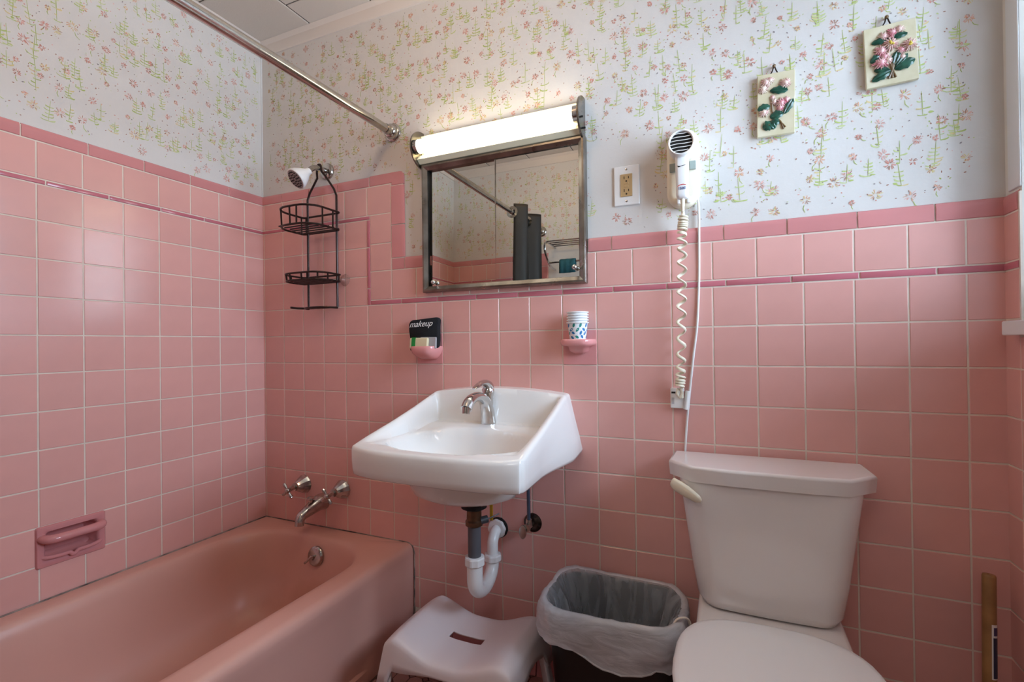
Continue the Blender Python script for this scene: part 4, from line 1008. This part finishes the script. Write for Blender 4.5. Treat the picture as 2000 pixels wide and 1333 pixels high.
# towel rack on the front wall, seen in the mirror
t = thing('towel_rack', 'chrome towel shelf rack on the front wall, seen in the mirror', 'towel rack', (.98, YS, .62))
for x in (.765, 1.22):
    bm = BM(); tube(bm, [(x, YS+.006, .735), (x, YS+.05, .737), (x, YS+.17, .735), (x, YS+.205, .715), (x, YS+.20, .67), (x, YS+.13, .61), (x, YS+.05, .59), (x, YS+.006, .59)], .007, 10, smooth=5); obj('side_loop', bm, CHROME, t)
for k in range(4):
    bm = BM(); y = YS+.04+.048*k; cone(bm, (.765, y, .738), (1.22, y, .738), .0045, n=12); obj('shelf_bar', bm, CHROME, t)
bm = BM(); cone(bm, (.765, YS+.135, .613), (1.22, YS+.135, .613), .006, n=12); obj('towel_bar', bm, CHROME, t)
bm = BM(); R1 = []
for i, (dy, z) in enumerate(((-.012, .55), (-.012, .60), (-.010, .618), (0, .624), (.010, .618), (.012, .60), (.012, .54))): R1.append([(.84+.10*k/10, YS+.135+dy*1.1+.002*sin(k*1.7), z) for k in range(11)])
loft(bm, R1, False, False, closed=False); o = obj('hand_towel', bm, TEALC, smooth=60, loc=(.92, YS+.135, .47)); tag(o, 'dark teal hand towel on the chrome rack, seen in the mirror', 'towel'); so = o.modifiers.new('thickness', 'SOLIDIFY'); so.thickness = .006; so.offset = 1

# ================================================================= TOILET
TC = 1.868
toi = thing('toilet', 'white two piece toilet with closed lid against the back wall', 'toilet', (TC, -.35, ZF))
def tank_ring(hw, yf, z, cr, bow): 
    out = []
    for a, b in roundrect(-hw, hw, yf, -.022, (cr, .012, .012, cr), 8, 8):
        k = sstep(-.05, yf, b)
        out.append((TC+a, b-bow*k*(1-(a/hw)**2), z))
    return out
bm = BM(); loft(bm, [tank_ring(.120, -.168, -.588, .04, .004), tank_ring(.146, -.180, -.582, .045, .006), tank_ring(.157, -.186, -.565, .05, .003), tank_ring(.168, -.189, -.50, .052, .003), tank_ring(.185, -.188, -.38, .055, .003), tank_ring(.198, -.189, -.285, .055, .003), tank_ring(.198, -.189, -.276, .055, .003)]); obj('tank', bm, TANKM, toi, smooth=60)
lid2 = [(-.222, -.016), (-.226, -.135), (-.166, -.196), (-.08, -.204), (.08, -.204), (.166, -.196), (.226, -.135), (.222, -.016)][::-1]
bm = BM(); slab(bm, lid2, lambda a, b, d: (TC+a*(1 if d > -.27 else .985), b*(1 if d > -.27 else .985), d), -.2775, -.239, .008, 3); obj('tank_lid', bm, TANKM, toi, smooth=50)
bm = BM(); lathe(bm, (1.676, -.172, -.296), (-.5, -1, 0), [(.013, 0), (.013, .010), (.008, .014)], 18)
tube(bm, [(1.657, -.186, -.284), (1.668, -.194, -.290), (1.692, -.204, -.300), (1.716, -.209, -.313), (1.724, -.209, -.318)], [.013, .016, .0155, .011, .004], 14, smooth=4, flat=.55, side=(0, 0, 1)); obj('flush_lever', bm, IVORY, toi, label='cream flush lever')
# bowl and pedestal
def egg(hw, y0, y1, z, n=40, e=1.0, back=.70):
    """y0 back, y1 front; squarer at the back"""
    out = []; cy = y0-(y0-y1)*.42
    for i in range(n):
        a = 2*pi*i/n; c, s_ = cos(a), sin(a)
        if s_ > 0: x = hw*math.copysign(abs(c)**back, c); y = cy+(y0-cy)*abs(s_)**.62
        else: x = hw*c; y = cy+(cy-y1)*s_
        out.append((TC+x, y, z))
    return out
bm = BM(); loft(bm, [egg(.115, -.10, -.56, ZF), egg(.112, -.10, -.56, ZF+.04), egg(.100, -.09, -.53, ZF+.14), egg(.115, -.06, -.58, ZF+.22), egg(.150, -.10, -.65, ZF+.31), egg(.170, -.14, -.685, ZF+.365), egg(.176, -.14, -.69, ZF+.380), egg(.172, -.145, -.686, ZF+.388)]); obj('bowl', bm, TANKM, toi, smooth=60)
bm = BM(); box(bm, TC-.157, TC+.157, -.36, -.03, ZF+.372, -.5885, .012, 3); obj('tank_deck', bm, TANKM, toi)
for z0, th_, g, nm in ((-.602, .016, .002, 'seat_ring'), (-.585, .020, 0, 'seat_lid')):
    bm = BM(); loft(bm, [egg(.180-g, -.251, -.70+g, z0), egg(.188-g, -.245, -.708+g, z0+.004), egg(.189-g, -.244, -.709+g, z0+th_*.6), egg(.184-g, -.248, -.704+g, z0+th_*.9), egg(.174-g, -.256, -.694+g, z0+th_), egg(.10, -.30, -.6, z0+th_+.003)]); obj(nm, bm, SEATM, toi, smooth=60)
# ================================================================= WASTE BIN AND ITS BAG
BNX, BNY = 1.500, -.172
def bring(hx_, hy_, z, r): return [(BNX+a, BNY+b, z) for a, b in roundrect(-hx_, hx_, -hy_, hy_, r, 8, 10)]
t = thing('waste_bin', 'black plastic waste bin between stool and toilet', 'bin', (BNX, BNY, ZF))
bm = BM(); loft(bm, [bring(.128, .080, ZF, .05), bring(.134, .086, ZF+.006, .055), bring(.150, .098, ZF+.15, .06), bring(.170, .112, -.625, .07), bring(.176, .118, -.622, .07), bring(.176, .118, -.615, .07), bring(.170, .112, -.615, .07), bring(.148, .095, ZF+.15, .06), bring(.130, .082, ZF+.008, .05)]); obj('bin_body', bm, BLACK, t, smooth=50)
R = random.Random(3); NB = len(bring(1, 1, 0, .1))
fold = [R.uniform(-1, 1) for _ in range(NB)]; hem = [sin(i*.35)*.5+R.uniform(-.3, .3) for i in range(NB)]
big = [sin(i*.21+1)+.6*sin(i*.53) for i in range(NB)]
def bag_ring(hx_, hy_, z, r, amp, wave=0, k=0):
    out = []
    for i, (x, y, zz) in enumerate(bring(hx_, hy_, z, r)):
        d = V((x-BNX, y-BNY, 0)).normalized(); f = fold[(i+k) % NB]*.45+big[(i+k//2) % NB]*.55
        p = V((x, y, zz))+d*f*amp+V((0, 0, wave*(hem[i]+.8*sin(i*.147+2.2)))); out.append(tuple(p))
    return out
for k in (5, 9, 14, 21, 24, 33, 38, 47, 52, 60): fold[k % NB] = 2.2*(-1)**k; fold[(k+1) % NB] *= .3
def hemz(i): x, y, _ = bring(1, 1, 0, .1)[i]; return -.022*sstep(-1, 1, (x-BNX)-.4*(y-BNY))+.022*sstep(.2, -.8, x-BNX)
bm = BM(); loft(bm, [bag_ring(.098, .058, ZF+.03, .045, .004), bag_ring(.112, .068, ZF+.12, .05, .008, 0, 0), bag_ring(.124, .078, -.76, .06, .010, 0, 0), bag_ring(.136, .086, -.70, .06, .011, 0, 0), bag_ring(.149, .094, -.65, .065, .010, 0, 0), bag_ring(.160, .103, -.624, .07, .006, .001, 0), bag_ring(.170, .111, -.607, .07, .003, .003, 0), bag_ring(.180, .121, -.604, .07, .003, .004, 0), bag_ring(.187, .128, -.615, .07, .004, .003, 0), bag_ring(.190, .131, -.635, .07, .006, .002, 1),
    bag_ring(.191, .132, -.66, .075, .008, .004, 2), bag_ring(.190, .132, -.675, .075, .007, .008, 5), bag_ring(.188, .130, -.685, .075, .008, .013, 6), [(x, y, z+hemz(i)) for i, (x, y, z) in enumerate(bag_ring(.186, .128, -.692, .075, .006, .018, 8))]], True, False)
bm.faces.index_update(); bm.faces.ensure_lookup_table()
for f in bm.faces:
    if NB*6 <= f.index < NB*13: f.material_index = 1
o = obj('bin_bag', bm, [BAG, BAGO], smooth=80, loc=(BNX, BNY, ZF+.03)); tag(o, 'translucent white bag lining the black waste bin', 'bag')
bm = BM(); tube(bm, [V((x, y, z+hemz(i))) for i, (x, y, z) in enumerate(bag_ring(.187, .129, -.693, .075, .006, .018, 8))], .0022, 6, closed=True); hm = obj('hem', bm, seethrough('bag_hem', (228, 228, 230), .75), o, smooth=60)
bm = BM(); tube(bm, [(BNX+.150, BNY-.075, -.640), (BNX+.163, BNY-.070, -.605), (BNX+.178, BNY-.062, -.596), (BNX+.194, BNY-.050, -.606), (BNX+.199, BNY-.030, -.66), (BNX+.197, BNY-.015, -.70)], .0045, 8, smooth=4, flat=.5); obj('drawstring', bm, mat('drawstring_film', (226, 216, 200), .4), o, label='cream drawstring loop')

# ================================================================= STEP STOOL
SXC, SYC = 1.094, -.245; SHX, SHY = .198, .136; ZT = -.776
t = thing('step_stool', 'white plastic step stool with slot beside the bin', 'stool', (SXC, SYC, ZF))
def seat_z(x, y): 
    u = abs(x)/SHX; return ZT + .042*sstep(.12, .80, u)*(.55+.45*u) - .016*sstep(.80, 1.0, u) - .004*(y/SHY)**2
xsg = sorted(set([-SHX*v for v in (1, .985, .95, .9)] + [SHX*v for v in (1, .985, .95, .9)] + [-SHX*.865, -SHX*.835, SHX*.835, SHX*.865] + [-.052, .052] + [SHX*.80*(i/14-1) for i in range(29)]))
ysg = sorted(set([-SHY*v for v in (1, .98, .94, .88)] + [SHY*v for v in (1, .98, .94, .88)] + [-.014, .014] + [SHY*.88*(i/8-1) for i in range(17)]))
def stool_pt(x, y):
    # squash the square grid into a rounded rectangle
    u, v = x/SHX, y/SHY; k = 1-.030*(u*u*v*v)**2
    z = seat_z(x, y); e = min(SHX-abs(x), SHY-abs(y)); rr_ = .016
    if e < rr_: z -= (rr_-sqrt(max(0, rr_*rr_-(rr_-e)**2)))
    return (SXC+x*k, SYC+y*k-.012*v*abs(v)*0, z)
bm = BM(); GG = {(i, j): bm.verts.new(stool_pt(x, y)) for i, x in enumerate(xsg) for j, y in enumerate(ysg)}
for i in range(len(xsg)-1):
    for j in range(len(ysg)-1):
        if abs((xsg[i]+xsg[i+1])/2) < .052 and abs((ysg[j]+ysg[j+1])/2) < .014: continue
        bm.faces.new((GG[i, j], GG[i+1, j], GG[i+1, j+1], GG[i, j+1]))
ni, nj = len(xsg)-1, len(ysg)-1
bd = [GG[i, 0] for i in range(ni)] + [GG[ni, j] for j in range(nj)] + [GG[i, nj] for i in range(ni, 0, -1)] + [GG[0, j] for j in range(nj, 0, -1)]
ZSK = ZT-.040
def flare(co, z):
    dx, dy = co.x-SXC, co.y-SYC; dr = max(0, co.z-z); k = dr*.14
    return V((co.x+math.copysign(k*1.25, dx)*sstep(.75, 1, abs(dx)/SHX), co.y+math.copysign(k, dy)*sstep(.72, 1, abs(dy)/SHY), z))
def skz(v):          # arched lower edge between the flared corners
    u, w_ = abs(v.co.x-SXC)/SHX, abs(v.co.y-SYC)/SHY
    if w_ > .9: return ZSK + .006 - .012*sstep(.1, .8, u) - .045*sstep(.79, .87, u)
    return ZSK + .014 - .016*sstep(.1, .55, w_) - .045*sstep(.55, .74, w_)
prev = bd
for f in (.3, .65, 1.0):
    cur = [bm.verts.new(flare(v.co, v.co.z+(skz(v)-v.co.z)*f)) for v in bd]; n = len(bd)
    for i in range(n): j = (i+1) % n; bm.faces.new((prev[i], prev[j], cur[j], cur[i]))
    prev = cur
for (u_, v_) in ((-1, -1), (1, -1), (1, 1), (-1, 1)):
    lb = BM(); idx = [i for i, v in enumerate(bd) if (v.co.x-SXC)*u_ > SHX*.845 and (v.co.y-SYC)*v_ > SHY*.70]
    # order the run so that it is contiguous
    runs = []; st = [i for i in idx if (i-1) % n not in idx][0]
    i = st
    while i in idx and len(runs) < len(idx): runs.append(i); i = (i+1) % n
    R1 = []
    for z_, shrink in ((ZSK-.02, .03), (ZSK-.06, .06), (ZSK-.11, .12), (ZSK-.15, .16), (ZF, .20)):
        ring = []
        cen = flare(bd[runs[len(runs)//2]].co, z_)
        for i in runs:
            p = flare(bd[i].co, z_); p = p.lerp(V((cen.x, cen.y, p.z)), shrink); ring.append(V((p.x-u_*.009, p.y-v_*.009, p.z)))
        R1.append(ring)
    loft(lb, R1, False, False, closed=False)
    lo_ = obj('leg', lb, STOOLM, t, smooth=40); so = lo_.modifiers.new('thickness', 'SOLIDIFY'); so.thickness = .0055; so.offset = -1
se = obj('seat', bm, STOOLM, t, smooth=45); so = se.modifiers.new('thickness', 'SOLIDIFY'); so.thickness = .004; so.offset = -1

# ================================================================= WOODEN POLE
t = thing('wooden_pole', 'bare wooden pole leaning in corner right of the toilet', 'pole', (2.27, -.13, ZF))
a, b = V((2.285, -.115, ZF+.001)), V((2.312, -.055, -.456))
bm = BM(); cone(bm, a, b-(b-a).normalized()*.004, .0122, n=20); cone(bm, b-(b-a).normalized()*.004, b, .0122, .0108, 20); obj('shaft', bm, WOOD, t)
d = (b-a).normalized()
def sticker(f0, f1, a0, a1, m, name, r=.0125):
    bm = BM(); u = (V((1, 0, 0))-d*d.x).normalized(); v = d.cross(u); R1 = []
    for f in (f0, f1): R1.append([a.lerp(b, f)+(u*cos(radians(q_))+v*sin(radians(q_)))*r for q_ in [a0+(a1-a0)*i/6 for i in range(7)]])
    loft(bm, R1, False, False, closed=False); obj(name, bm, m, t, smooth=0)
sticker(.60, .81, -92, -12, WPLAST, 'label_paper'); sticker(.605, .76, -80, -10, mat('navy_label', (40, 46, 74), .4), 'label_band', .0128); sticker(.768, .80, -76, -12, mat('dark_label_ink', (60, 50, 90), .4), 'label_mark', .0128)
